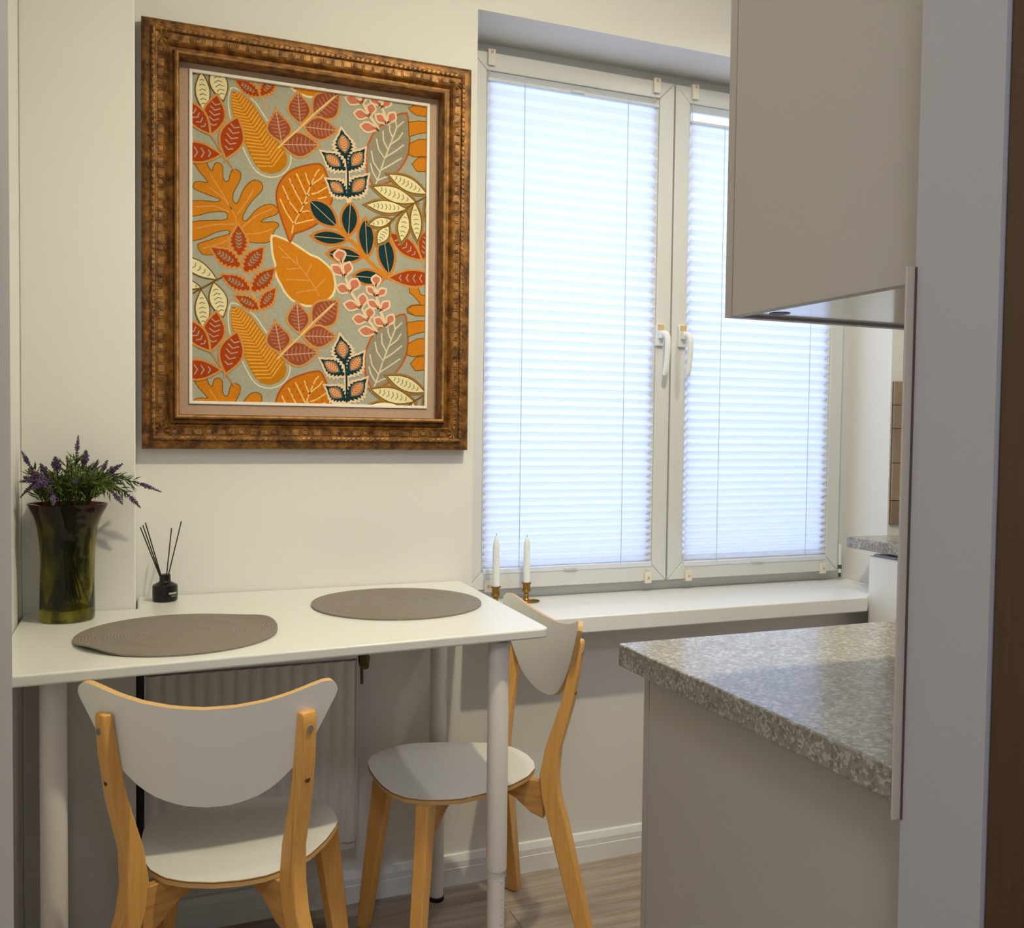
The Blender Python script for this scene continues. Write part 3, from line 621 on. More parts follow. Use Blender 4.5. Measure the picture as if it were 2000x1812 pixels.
PRINT = """M0,-1
S l 42 -41 5827 49 5854 169 5864 247 5849 310 5807 355 5718 393 5633 436 5598 475 5606 498 5685 523 5771 568 5805 618 5807 665 5779 701 5718 702 5610 701 5496 725 5415 761 5367 810 5370 857 5415 880 5515 904 5618 947 5671 1000 5691 1067 5675 1121 5630 1128 5557 1109 5468 1071 5378 1025 5285 978 5193 941 5103 932 5009 942 4929 973 4879 1014 4862 1054 4883 1098 4945 1143 5067 1195 5204 1264 5316 1340 5406 1414 5461 1486 5484 1561 5474 1621 5437 1647 5375 1646 5302 1615 5239 1560 5168 1479 5078 1390 4975 1311 4855 1244 4736 1197 4636 1172 4555 1173 4501 1196 4470 1235 4455 1293 4479 1374 4585 1464 4708 1548 4788 1635 4850 1735 4903 1832 4932 1916 4919 1981 4884 2019 4839 2031 4789 2015 4741 1969 4694 1882 4654 1784 4614 1700 4567 1636 4524 1606 4492 1611 4472 1662 4467 1735 4471 1809 4485 1883 4497 1952 4496 2007 4484 2039 4459 2045 4424 2007 4379 1958 4328 1930 4279 1909 4222 1903 4144 1884 4069 1824 4016 1736 3980 1616 3963 1490 3959 1380 3972 1295 3968 1264 3897 1246 3814 1212 3767 1149 3731 1022 3697 860 3664 666 3620 478 3584 342 3565 241 3577 171 3653 135 3740 130 3784 171 3821 297 3875 430 3925 472 3948 525 3975 706 4036 871 4105 894 4173 835 4213 698 4187 525 4123 358 4024 194 3934 33 3889 -87 3909 -121 4065 -87 4239 7 4317 170 4361 451 4395 715 4425 813 4469 834 4522 829 4596 762 4652 594 4644 382 4602 147 4507 -40 4463 -102 4629 -40 4817 234 4853 524 4850 625 4874 654 4900 672 4923 642 4948 532 4980 382 5019 202 5074 53 5131 24 5176 41 5215 49 5251 76 5280 138 5298 217 5308 321 5297 381 5314 293 5426 169 5559 103 5659 52 5740 -15 5792 -41 5827
F o 0 -41 5827 49 5854 169 5864 247 5849 310 5807 355 5718 393 5633 436 5598 475 5606 498 5685 523 5771 568 5805 618 5807 665 5779 701 5718 702 5610 701 5496 725 5415 761 5367 810 5370 857 5415 880 5515 904 5618 947 5671 1000 5691 1067 5675 1121 5630 1128 5557 1109 5468 1071 5378 1025 5285 978 5193 941 5103 932 5009 942 4929 973 4879 1014 4862 1054 4883 1098 4945 1143 5067 1195 5204 1264 5316 1340 5406 1414 5461 1486 5484 1561 5474 1621 5437 1647 5375 1646 5302 1615 5239 1560 5168 1479 5078 1390 4975 1311 4855 1244 4736 1197 4636 1172 4555 1173 4501 1196 4470 1235 4455 1293 4479 1374 4585 1464 4708 1548 4788 1635 4850 1735 4903 1832 4932 1916 4919 1981 4884 2019 4839 2031 4789 2015 4741 1969 4694 1882 4654 1784 4614 1700 4567 1636 4524 1606 4492 1611 4472 1662 4467 1735 4471 1809 4485 1883 4497 1952 4496 2007 4484 2039 4459 2045 4424 2007 4379 1958 4328 1930 4279 1909 4222 1903 4144 1884 4069 1824 4016 1736 3980 1616 3963 1490 3959 1380 3972 1295 3968 1264 3897 1246 3814 1212 3767 1149 3731 1022 3697 860 3664 666 3620 478 3584 342 3565 241 3577 171 3653 135 3740 130 3784 171 3821 297 3875 430 3925 472 3948 525 3975 706 4036 871 4105 894 4173 835 4213 698 4187 525 4123 358 4024 194 3934 33 3889 -87 3909 -121 4065 -87 4239 7 4317 170 4361 451 4395 715 4425 813 4469 834 4522 829 4596 762 4652 594 4644 382 4602 147 4507 -40 4463 -102 4629 -40 4817 234 4853 524 4850 625 4874 654 4900 672 4923 642 4948 532 4980 382 5019 202 5074 53 5131 24 5176 41 5215 49 5251 76 5280 138 5298 217 5308 321 5297 381 5314 293 5426 169 5559 103 5659 52 5740 -15 5792
S v 21 405 5537 762 4985 1003 4563 1076 4123
S v 21 76 4694 524 4764 858 4649
S v 21 77 4181 572 4325 1003 4365
S v 21 1051 4618 1244 4886 1438 5255
S v 21 1148 4279 1488 4610 1882 4824
S v 21 1197 4134 1588 4194 1884 4321
S v 21 405 5193 714 4980 930 4705
S v 21 241 3705 716 3893 1052 4121
M0,-1
S c 54 937 7661 1022 7654 1141 7610 1299 7516 1456 7395 1562 7263 1653 7124 1751 6990 1850 6852 1950 6698 2050 6552 2157 6446 2250 6350 2311 6245 2339 6134 2324 6008 2277 5887 2202 5785 2103 5703 1984 5644 1855 5613 1727 5622 1608 5660 1516 5718 1436 5803 1359 5925 1290 6059 1228 6181 1180 6293 1162 6382 1143 6462 1087 6538 1023 6620 971 6716 926 6829 891 6969 866 7116 853 7255 853 7384 867 7497 889 7586 902 7639 937 7661
F b 0 937 7661 1022 7654 1141 7610 1299 7516 1456 7395 1562 7263 1653 7124 1751 6990 1850 6852 1950 6698 2050 6552 2157 6446 2250 6350 2311 6245 2339 6134 2324 6008 2277 5887 2202 5785 2103 5703 1984 5644 1855 5613 1727 5622 1608 5660 1516 5718 1436 5803 1359 5925 1290 6059 1228 6181 1180 6293 1162 6382 1143 6462 1087 6538 1023 6620 971 6716 926 6829 891 6969 866 7116 853 7255 853 7384 867 7497 889 7586 902 7639
F O 0 937 7592 1117 7569 1408 7364 1604 7093 1801 6808 2000 6508 2188 6317 2263 6125 2227 5919 2077 5763 1854 5680 1632 5725 1485 5858 1350 6091 1240 6326 1192 6493 1071 6651 974 6860 914 7122 901 7391 913 7540
S y2 33 1010 7502 918 7518
S y2 33 1020 7520 1051 7572
S y2 33 1049 7429 916 7450
S y2 33 1059 7446 1121 7553
S y2 33 1087 7355 914 7380
S y2 33 1097 7372 1178 7510
S y2 33 1126 7282 920 7309
S y2 33 1136 7299 1235 7466
S y2 33 1165 7208 926 7238
S y2 33 1175 7225 1292 7423
S y2 33 1203 7135 932 7165
S y2 33 1213 7152 1349 7379
S y2 33 1248 7062 943 7092
S y2 33 1259 7079 1408 7327
S y2 33 1296 6989 962 7019
S y2 33 1307 7006 1459 7257
S y2 33 1344 6916 982 6944
S y2 33 1355 6933 1509 7187
S y2 33 1392 6843 1001 6869
S y2 33 1403 6860 1559 7117
S y2 33 1440 6770 1035 6792
S y2 33 1450 6787 1610 7046
S y2 33 1487 6696 1072 6715
S y2 33 1498 6713 1659 6974
S y2 33 1531 6617 1117 6631
S y2 33 1542 6634 1708 6902
S y2 33 1575 6538 1180 6547
S y2 33 1586 6555 1757 6830
S y2 33 1619 6459 1230 6464
S y2 33 1629 6476 1806 6757
S y2 33 1663 6381 1255 6380
S y2 33 1673 6398 1854 6684
S y2 33 1706 6302 1286 6297
S y2 33 1717 6319 1902 6610
S y2 33 1747 6219 1327 6209
S y2 33 1758 6236 1950 6536
S y2 33 1785 6132 1369 6118
S y2 33 1796 6149 2000 6467
S y2 33 1823 6045 1418 6027
S y2 33 1834 6062 2056 6406
S y2 33 1860 5958 1470 5936
S y2 33 1871 5975 2112 6346
S y2 33 1898 5872 1528 5846
S y2 33 1909 5888 2168 6285
M0,1
S c 105 1909 4137 1979 4141 2083 4112 2221 4069 2360 4017 2456 3967 2537 3917 2615 3872 2690 3828 2766 3781 2844 3738 2927 3717 3018 3688 3126 3620 3231 3537 3319 3456 3388 3368 3423 3266 3441 3165 3455 3088 3455 3010 3435 2905 3391 2799 3309 2708 3210 2632 3112 2576 3004 2536 2882 2503 2747 2494 2586 2536 2441 2596 2365 2648 2315 2703 2261 2760 2214 2823 2174 2897 2138 2971 2100 3027 2062 3092 2019 3202 1987 3315 1992 3393 1998 3467 1970 3557 1936 3665 1916 3817 1905 3965 1894 4071 1909 4137
F o2 0 1909 4137 1979 4141 2083 4112 2221 4069 2360 4017 2456 3967 2537 3917 2615 3872 2690 3828 2766 3781 2844 3738 2927 3717 3018 3688 3126 3620 3231 3537 3319 3456 3388 3368 3423 3266 3441 3165 3455 3088 3455 3010 3435 2905 3391 2799 3309 2708 3210 2632 3112 2576 3004 2536 2882 2503 2747 2494 2586 2536 2441 2596 2365 2648 2315 2703 2261 2760 2214 2823 2174 2897 2138 2971 2100 3027 2062 3092 2019 3202 1987 3315 1992 3393 1998 3467 1970 3557 1936 3665 1916 3817 1905 3965 1894 4071
S v 21 2059 3903 2336 3646 2616 3413 2898 3049 3080 2727
S v 21 2336 3646 2135 3656
S v 21 2539 3458 2487 3709
S v 21 2616 3413 2237 3359
S v 21 2744 3243 2870 3535
S v 21 2821 3121 2238 3105
S v 21 2976 2926 3233 3202
S v 21 2976 2900 2491 2791
M0,-1
S u2 84 3114 6022 3069 6048 3022 6050 2960 6040 2878 6023 2782 5995 2680 5959 2570 5917 2455 5868 2352 5807 2265 5732 2190 5645 2128 5555 2078 5462 2041 5365 2017 5266 2009 5168 2015 5069 2031 4965 2057 4854 2093 4738 2132 4622 2174 4502 2219 4382 2258 4279 2287 4189 2310 4115 2334 4083 2358 4120 2383 4199 2422 4268 2479 4302 2550 4327 2637 4364 2748 4419 2875 4486 2993 4576 3098 4705 3194 4855 3270 4987 3321 5080 3353 5154 3372 5229 3380 5312 3374 5396 3358 5485 3328 5583 3288 5685 3245 5781 3204 5874 3160 5960 3114 6022
F O2 0 3114 6022 3069 6048 3022 6050 2960 6040 2878 6023 2782 5995 2680 5959 2570 5917 2455 5868 2352 5807 2265 5732 2190 5645 2128 5555 2078 5462 2041 5365 2017 5266 2009 5168 2015 5069 2031 4965 2057 4854 2093 4738 2132 4622 2174 4502 2219 4382 2258 4279 2287 4189 2310 4115 2334 4083 2358 4120 2383 4199 2422 4268 2479 4302 2550 4327 2637 4364 2748 4419 2875 4486 2993 4576 3098 4705 3194 4855 3270 4987 3321 5080 3353 5154 3372 5229 3380 5312 3374 5396 3358 5485 3328 5583 3288 5685 3245 5781 3204 5874 3160 5960
S y 33 2371 4264 2421 4497 2659 4978 2835 5506 2987 5854 3063 5939
S y 33 2421 4497 2231 4783 2080 5096
S y 33 2533 4787 2331 5021 2141 5430
S y 33 2646 5002 2481 5264 2303 5625
S y 33 2734 5240 2632 5458 2479 5771
S y 33 2835 5480 2758 5650 2706 5822
S y 33 2421 4497 2737 4603 3070 4711
S y 33 2533 4787 2736 4858 2966 4855 3197 4980
S y 33 2646 5002 2837 5123 3247 5268
S y 33 2734 5240 3015 5346 3272 5527
S y 33 2835 5506 3090 5712 3167 5823
S u2 27 2439 5691 2464 5653
S u2 27 2595 5708 2621 5670
S u2 27 2752 5726 2778 5688
S u2 27 2910 5743 2936 5705
S u2 27 2359 5535 2384 5497
S u2 27 2515 5552 2540 5514
S u2 27 2672 5569 2697 5531
S u2 27 2830 5586 2855 5549
S u2 27 2988 5604 3014 5566
S u2 27 3147 5621 3173 5583
S u2 27 2284 5380 2309 5342
S u2 27 2440 5397 2465 5359
S u2 27 2596 5414 2622 5376
S u2 27 2754 5431 2779 5393
S u2 27 2912 5447 2938 5409
S u2 27 3071 5465 3097 5426
S u2 27 2204 5225 2230 5187
S u2 27 2360 5241 2385 5204
S u2 27 2516 5258 2542 5220
S u2 27 2673 5274 2699 5236
S u2 27 2831 5291 2857 5253
S u2 27 2990 5308 3015 5269
S u2 27 3149 5324 3175 5286
S u2 27 2285 5087 2310 5049
S u2 27 2441 5103 2466 5065
S u2 27 2598 5119 2623 5081
S u2 27 2755 5135 2781 5097
S u2 27 2913 5151 2939 5113
S u2 27 3072 5168 3098 5129
S u2 27 2205 4932 2231 4894
S u2 27 2361 4948 2386 4910
S u2 27 2517 4963 2543 4925
S u2 27 2674 4979 2700 4941
S u2 27 2832 4995 2858 4957
S u2 27 2991 5011 3017 4973
S u2 27 3151 5027 3177 4988
S u2 27 2286 4793 2312 4755
S u2 27 2442 4809 2468 4771
S u2 27 2599 4824 2625 4786
S u2 27 2757 4840 2782 4801
S u2 27 2915 4855 2941 4817
S u2 27 3074 4871 3100 4832
S u2 27 2519 4669 2544 4630
S u2 27 2676 4684 2701 4645
S u2 27 2834 4699 2860 4660
S u2 27 2993 4714 3018 4676
M0,-1
S r 94 5311 7622 5200 7605 5060 7535 4926 7434 4790 7316 4649 7213 4522 7098 4431 6946 4364 6791 4314 6670 4285 6548 4280 6393 4288 6236 4295 6102 4316 5979 4369 5861 4425 5756 4453 5664 4480 5605 4527 5605 4587 5643 4664 5715 4748 5791 4829 5820 4910 5862 4991 5980 5072 6117 5155 6227 5234 6346 5310 6494 5369 6679 5391 6953 5391 7211 5373 7334 5348 7416 5342 7537 5311 7622
F g 0 5311 7622 5200 7605 5060 7535 4926 7434 4790 7316 4649 7213 4522 7098 4431 6946 4364 6791 4314 6670 4285 6548 4280 6393 4288 6236 4295 6102 4316 5979 4369 5861 4425 5756 4453 5664 4480 5605 4527 5605 4587 5643 4664 5715 4748 5791 4829 5820 4910 5862 4991 5980 5072 6117 5155 6227 5234 6346 5310 6494 5369 6679 5391 6953 5391 7211 5373 7334 5348 7416 5342 7537
S c2 36 4479 5657 4559 5823 4743 6394 4929 6888 5062 7247 5252 7429
S c2 36 4559 5823 4423 6043 4368 6245
S c2 36 4624 6040 4448 6281 4392 6561
S c2 36 4743 6394 4579 6636 4524 6890
S c2 36 4836 6641 4712 6861 4697 7121
S c2 36 4955 6970 4872 7143 4871 7274
S c2 36 5062 7247 5034 7374 5033 7453
S c2 36 4559 5823 4747 5922 4909 5967
S c2 36 4651 6095 4934 6285 5205 6475
S c2 36 4770 6449 5040 6639 5257 6824
S c2 36 4889 6778 5119 6965 5227 7137
S k 12 4580 6583 4825 6272
S k 12 4421 6225 4584 6035
S k 12 4738 7047 4929 6836
S k 12 5064 7063 5226 7294
S k 12 4930 6757 5256 6956
S k 12 4824 6430 5259 6613
M0
S r2 132 2833 5110 2961 5129 3065 5120 3157 5095 3238 5058 3308 5006 3366 4942 3414 4866 3453 4777 3482 4678 3494 4558 3374 4548 3271 4559 3177 4582 3093 4615 3019 4662 2957 4721 2905 4793 2865 4880 2837 4980 2833 5110
S r2 132 3857 5150 3936 5065 3983 4983 4013 4901 4028 4820 4028 4741 4013 4662 3984 4583 3942 4506 3888 4429 3810 4354 3742 4438 3697 4520 3664 4602 3645 4683 3639 4763 3648 4843 3673 4921 3712 4999 3768 5075 3857 5150
S r2 132 4245 4784 4332 4697 4387 4608 4427 4518 4451 4427 4462 4335 4458 4242 4441 4148 4411 4053 4369 3958 4305 3861 4229 3949 4175 4038 4133 4128 4104 4219 4088 4310 4087 4403 4099 4496 4127 4591 4170 4686 4245 4784
S r2 132 2901 4239 2987 4303 3073 4343 3158 4370 3244 4385 3330 4388 3416 4380 3501 4361 3587 4332 3672 4293 3758 4237 3672 4181 3586 4143 3501 4114 3415 4096 3329 4088 3243 4092 3158 4107 3072 4134 2987 4174 2901 4239
S r2 132 3290 3830 3375 3901 3460 3944 3545 3972 3629 3988 3713 3990 3797 3980 3881 3958 3965 3924 4048 3879 4131 3815 4046 3754 3961 3712 3876 3681 3792 3662 3708 3655 3623 3660 3540 3679 3456 3710 3373 3756 3290 3830
S r2 132 4732 4396 4834 4315 4902 4229 4954 4140 4990 4048 5010 3953 5015 3857 5006 3757 4984 3656 4948 3552 4889 3445 4798 3528 4732 3614 4678 3703 4637 3794 4611 3888 4600 3983 4604 4082 4625 4183 4662 4287 4732 4396
S r2 132 3975 3312 4051 3383 4127 3427 4203 3456 4278 3471 4353 3474 4429 3464 4503 3442 4578 3409 4653 3365 4727 3301 4651 3239 4575 3197 4499 3166 4424 3147 4349 3139 4273 3144 4198 3162 4124 3193 4049 3238 3975 3312
S r3 102 3494 4571 3797 4262 3983 4122 4305 3756 4603 3516 4958 3277
F d 0 2833 5110 2961 5129 3065 5120 3157 5095 3238 5058 3308 5006 3366 4942 3414 4866 3453 4777 3482 4678 3494 4558 3374 4548 3271 4559 3177 4582 3093 4615 3019 4662 2957 4721 2905 4793 2865 4880 2837 4980
S h2 18 2833 5110 3494 4558
F d 0 3857 5150 3936 5065 3983 4983 4013 4901 4028 4820 4028 4741 4013 4662 3984 4583 3942 4506 3888 4429 3810 4354 3742 4438 3697 4520 3664 4602 3645 4683 3639 4763 3648 4843 3673 4921 3712 4999 3768 5075
S h2 18 3857 5150 3810 4354
F d 0 4245 4784 4332 4697 4387 4608 4427 4518 4451 4427 4462 4335 4458 4242 4441 4148 4411 4053 4369 3958 4305 3861 4229 3949 4175 4038 4133 4128 4104 4219 4088 4310 4087 4403 4099 4496 4127 4591 4170 4686
S h2 18 4245 4784 4305 3861
F d 0 2901 4239 2987 4303 3073 4343 3158 4370 3244 4385 3330 4388 3416 4380 3501 4361 3587 4332 3672 4293 3758 4237 3672 4181 3586 4143 3501 4114 3415 4096 3329 4088 3243 4092 3158 4107 3072 4134 2987 4174
S h2 18 2901 4239 3758 4237
F d 0 3290 3830 3375 3901 3460 3944 3545 3972 3629 3988 3713 3990 3797 3980 3881 3958 3965 3924 4048 3879 4131 3815 4046 3754 3961 3712 3876 3681 3792 3662 3708 3655 3623 3660 3540 3679 3456 3710 3373 3756
S h2 18 3290 3830 4131 3815
F d 0 4732 4396 4834 4315 4902 4229 4954 4140 4990 4048 5010 3953 5015 3857 5006 3757 4984 3656 4948 3552 4889 3445 4798 3528 4732 3614 4678 3703 4637 3794 4611 3888 4600 3983 4604 4082 4625 4183 4662 4287
S h2 18 4732 4396 4889 3445
F d 0 3975 3312 4051 3383 4127 3427 4203 3456 4278 3471 4353 3474 4429 3464 4503 3442 4578 3409 4653 3365 4727 3301 4651 3239 4575 3197 4499 3166 4424 3147 4349 3139 4273 3144 4198 3162 4124 3193 4049 3238
S h2 18 3975 3312 4727 3301
M0,-1
S l 42 5386 7790 5551 7884 6108 7930 6111 7656 5609 7636 5442 7719 5386 7790
F o 0 5386 7790 5551 7884 6108 7930 6111 7656 5609 7636 5442 7719
S l 42 5389 7421 5666 7485 6113 7517 6115 7278 5668 7180 5406 7067 5389 7421
F o 0 5389 7421 5666 7485 6113 7517 6115 7278 5668 7180 5406 7067
S l 42 5422 6871 5670 7008 6117 7051 6121 6651 5535 6554 5397 6590 5422 6871
F o 0 5422 6871 5670 7008 6117 7051 6121 6651 5535 6554 5397 6590
S l 42 5496 6351 5647 6527 6122 6584 6126 6237 5622 6185 5496 6351
F o 0 5496 6351 5647 6527 6122 6584 6126 6237 5622 6185
S l 42 5441 3174 5650 3188 5736 2952 5905 2909 6159 2899 6164 2399 5573 2405 5406 2449 5391 2555 5488 2641 5767 2685 5597 2889 5457 2987 5441 3174
F o 0 5441 3174 5650 3188 5736 2952 5905 2909 6159 2899 6164 2399 5573 2405 5406 2449 5391 2555 5488 2641 5767 2685 5597 2889 5457 2987
M0
S t 105 4908 4491 5056 4475 5198 4450 5327 4409 5439 4345 5535 4257 5614 4146 5681 4019 5741 3883 5593 3899 5451 3924 5322 3965 5210 4029 5114 4117 5035 4228 4968 4355 4908 4491
F u 0 4908 4491 5056 4475 5198 4450 5327 4409 5439 4345 5535 4257 5614 4146 5681 4019 5741 3883 5593 3899 5451 3924 5322 3965 5210 4029 5114 4117 5035 4228 4968 4355
S h 27 5125 4437 5116 4339 5026 4301
S h 27 5242 4375 5231 4255 5121 4209
S h 27 5357 4296 5345 4172 5230 4123
S h 27 5470 4201 5460 4088 5355 4044
S h 27 5582 4090 5574 4005 5495 3971
S t 105 5972 4720 6023 4601 6063 4483 6083 4371 6075 4263 6039 4162 5976 4067 5892 3976 5797 3887 5746 4006 5706 4124 5686 4236 5694 4344 5730 4445 5793 4540 5877 4631 5972 4720
F u 0 5972 4720 6023 4601 6063 4483 6083 4371 6075 4263 6039 4162 5976 4067 5892 3976 5797 3887 5746 4006 5706 4124 5686 4236 5694 4344 5730 4445 5793 4540 5877 4631
S h 27 6021 4544 5928 4512 5856 4578
S h 27 6017 4436 5904 4397 5816 4479
S h 27 5998 4324 5880 4283 5789 4368
S h 27 5963 4205 5856 4168 5773 4245
S h 27 5913 4082 5832 4054 5769 4112
S t 105 6239 3396 6075 3311 5910 3239 5744 3188 5577 3165 5409 3173 5239 3210 5069 3269 4898 3339 5062 3424 5227 3496 5393 3547 5560 3570 5728 3562 5898 3525 6068 3466 6239 3396
F u 0 6239 3396 6075 3311 5910 3239 5744 3188 5577 3165 5409 3173 5239 3210 5069 3269 4898 3339 5062 3424 5227 3496 5393 3547 5560 3570 5728 3562 5898 3525 6068 3466
S h 27 5960 3297 5904 3382 5952 3471
S h 27 5788 3270 5719 3374 5779 3483
S h 27 5606 3258 5535 3366 5597 3480
S h 27 5416 3260 5351 3358 5407 3462
S h 27 5215 3276 5166 3350 5209 3429
S t 36 5741 3883 5784 3766 5926 3589
M0,1
S t2 42 1077 3620 1150 3352 1248 3109 1395 2743 1593 2403 1772 1997
S t 94 1075 4342 1137 4253 1160 4205 1190 4163 1232 4115 1227 4073 1280 4026 1242 3981 1300 3935 1233 3890 1287 3843 1203 3797 1245 3749 1157 3704 1180 3656 1101 3610 1019 3650 1039 3699 948 3739 986 3789 899 3829 949 3879 880 3920 934 3971 893 4012 943 4062 935 4105 973 4155 1000 4199 1019 4248 1075 4342
F u 0 1075 4342 1137 4253 1160 4205 1190 4163 1232 4115 1227 4073 1280 4026 1242 3981 1300 3935 1233 3890 1287 3843 1203 3797 1245 3749 1157 3704 1180 3656 1101 3610 1019 3650 1039 3699 948 3739 986 3789 899 3829 949 3879 880 3920 934 3971 893 4012 943 4062 935 4105 973 4155 1000 4199 1019 4248
F m 0 1080 4210 1118 4155 1150 4099 1172 4043 1181 3987 1176 3930 1158 3872 1130 3814 1096 3756 1058 3812 1026 3868 1003 3924 994 3980 999 4037 1017 4094 1046 4152
S h2 15 1146 4163 1083 4122 1017 4159
S h2 15 1157 4086 1086 4040 1011 4081
S h2 15 1162 4005 1089 3958 1012 4000
S h2 15 1160 3920 1092 3875 1020 3915
S h2 15 1152 3830 1094 3793 1034 3826
S t 94 442 3742 555 3742 610 3733 663 3734 727 3741 763 3712 833 3729 853 3673 925 3693 931 3614 1001 3631 999 3537 1063 3544 1059 3447 1114 3439 1114 3349 1036 3305 1001 3349 919 3298 893 3357 813 3309 793 3379 721 3345 703 3418 645 3408 625 3477 583 3494 557 3554 532 3600 497 3644 442 3742
F u 0 442 3742 555 3742 610 3733 663 3734 727 3741 763 3712 833 3729 853 3673 925 3693 931 3614 1001 3631 999 3537 1063 3544 1059 3447 1114 3439 1114 3349 1036 3305 1001 3349 919 3298 893 3357 813 3309 793 3379 721 3345 703 3418 645 3408 625 3477 583 3494 557 3554 532 3600 497 3644
F m 0 563 3671 632 3671 699 3665 761 3652 817 3627 865 3591 908 3543 945 3488 980 3428 910 3428 843 3434 781 3447 726 3472 677 3508 635 3555 598 3611
S h2 15 643 3696 644 3624 580 3589
S h2 15 718 3662 719 3580 648 3541
S h2 15 794 3619 795 3536 721 3495
S h2 15 870 3570 870 3491 802 3454
S h2 15 945 3513 946 3447 888 3416
S t 94 1675 3850 1667 3738 1654 3685 1651 3632 1654 3567 1622 3535 1635 3464 1576 3451 1592 3377 1511 3381 1523 3309 1428 3323 1430 3259 1332 3276 1319 3222 1228 3233 1189 3316 1236 3345 1190 3433 1252 3451 1209 3537 1281 3548 1252 3624 1327 3632 1320 3691 1392 3702 1413 3742 1475 3760 1524 3779 1571 3807 1675 3850
F u 0 1675 3850 1667 3738 1654 3685 1651 3632 1654 3567 1622 3535 1635 3464 1576 3451 1592 3377 1511 3381 1523 3309 1428 3323 1430 3259 1332 3276 1319 3222 1228 3233 1189 3316 1236 3345 1190 3433 1252 3451 1209 3537 1281 3548 1252 3624 1327 3632 1320 3691 1392 3702 1413 3742 1475 3760 1524 3779 1571 3807
F m 0 1595 3739 1589 3670 1579 3604 1561 3545 1532 3493 1491 3449 1440 3413 1381 3383 1317 3356 1323 3425 1333 3491 1351 3551 1380 3603 1420 3646 1472 3682 1531 3712
S h2 15 1616 3658 1541 3665 1511 3734
S h2 15 1575 3588 1491 3595 1457 3674
S h2 15 1527 3519 1440 3526 1406 3606
S h2 15 1471 3450 1390 3457 1358 3532
S h2 15 1408 3381 1340 3387 1313 3450
S t 94 681 3098 786 3105 838 3102 888 3106 946 3116 984 3094 1047 3113 1073 3065 1137 3088 1153 3018 1216 3038 1227 2955 1285 2965 1294 2879 1347 2875 1359 2796 1292 2752 1254 2789 1184 2737 1152 2788 1084 2740 1056 2800 993 2766 967 2829 914 2816 887 2876 845 2888 813 2939 783 2978 746 3015 681 3098
F u 0 681 3098 786 3105 838 3102 888 3106 946 3116 984 3094 1047 3113 1073 3065 1137 3088 1153 3018 1216 3038 1227 2955 1285 2965 1294 2879 1347 2875 1359 2796 1292 2752 1254 2789 1184 2737 1152 2788 1084 2740 1056 2800 993 2766 967 2829 914 2816 887 2876 845 2888 813 2939 783 2978 746 3015
F m 0 803 3044 868 3048 931 3048 990 3040 1045 3022 1095 2993 1141 2954 1183 2907 1223 2856 1159 2852 1096 2852 1036 2860 981 2878 931 2907 885 2946 843 2993
S h2 15 877 3070 884 3007 833 2971
S h2 15 952 3044 961 2973 902 2932
S h2 15 1028 3012 1037 2939 977 2897
S h2 15 1105 2974 1113 2905 1057 2866
S h2 15 1183 2929 1189 2872 1142 2838
S t 94 1949 3350 1924 3239 1904 3186 1893 3133 1885 3069 1849 3039 1851 2966 1791 2958 1795 2883 1716 2892 1717 2820 1626 2841 1618 2776 1523 2800 1503 2747 1415 2765 1389 2851 1440 2876 1408 2968 1471 2982 1442 3071 1515 3076 1498 3154 1573 3157 1576 3217 1648 3223 1675 3261 1738 3274 1790 3290 1841 3315 1949 3350
F u 0 1949 3350 1924 3239 1904 3186 1893 3133 1885 3069 1849 3039 1851 2966 1791 2958 1795 2883 1716 2892 1717 2820 1626 2841 1618 2776 1523 2800 1503 2747 1415 2765 1389 2851 1440 2876 1408 2968 1471 2982 1442 3071 1515 3076 1498 3154 1573 3157 1576 3217 1648 3223 1675 3261 1738 3274 1790 3290 1841 3315
F m 0 1853 3245 1837 3176 1817 3111 1790 3053 1754 3003 1707 2962 1652 2930 1589 2904 1522 2882 1538 2951 1558 3016 1585 3074 1621 3124 1667 3165 1723 3197 1786 3223
S h2 15 1860 3160 1789 3174 1768 3244
S h2 15 1809 3092 1729 3109 1705 3187
S h2 15 1751 3026 1669 3043 1645 3123
S h2 15 1686 2962 1609 2977 1586 3052
S h2 15 1613 2898 1548 2911 1530 2974
S t 94 1006 2617 1097 2619 1143 2614 1186 2616 1237 2623 1269 2602 1324 2616 1344 2573 1401 2591 1412 2529 1468 2544 1473 2471 1525 2478 1529 2402 1574 2397 1581 2327 1521 2291 1490 2325 1426 2283 1401 2328 1339 2289 1318 2342 1262 2315 1243 2371 1196 2361 1175 2415 1139 2428 1114 2473 1090 2509 1058 2542 1006 2617
F u 0 1006 2617 1097 2619 1143 2614 1186 2616 1237 2623 1269 2602 1324 2616 1344 2573 1401 2591 1412 2529 1468 2544 1473 2471 1525 2478 1529 2402 1574 2397 1581 2327 1521 2291 1490 2325 1426 2283 1401 2328 1339 2289 1318 2342 1262 2315 1243 2371 1196 2361 1175 2415 1139 2428 1114 2473 1090 2509 1058 2542
F m 0 1109 2565 1166 2566 1221 2563 1272 2554 1319 2537 1361 2509 1399 2474 1433 2431 1466 2385 1410 2384 1355 2386 1304 2396 1257 2413 1214 2440 1177 2476 1142 2519
S h2 15 1174 2585 1178 2530 1132 2500
S h2 15 1239 2560 1243 2497 1190 2464
S h2 15 1303 2529 1308 2465 1254 2430
S h2 15 1368 2492 1373 2432 1322 2400
S h2 15 1434 2450 1437 2399 1395 2373
S t 94 1976 2858 1966 2769 1955 2725 1951 2683 1950 2632 1925 2604 1932 2548 1887 2535 1897 2477 1835 2475 1842 2419 1769 2425 1769 2374 1694 2382 1683 2338 1613 2342 1586 2406 1623 2431 1590 2499 1638 2517 1608 2583 1664 2596 1644 2655 1702 2665 1699 2712 1754 2725 1772 2757 1820 2775 1858 2793 1895 2818 1976 2858
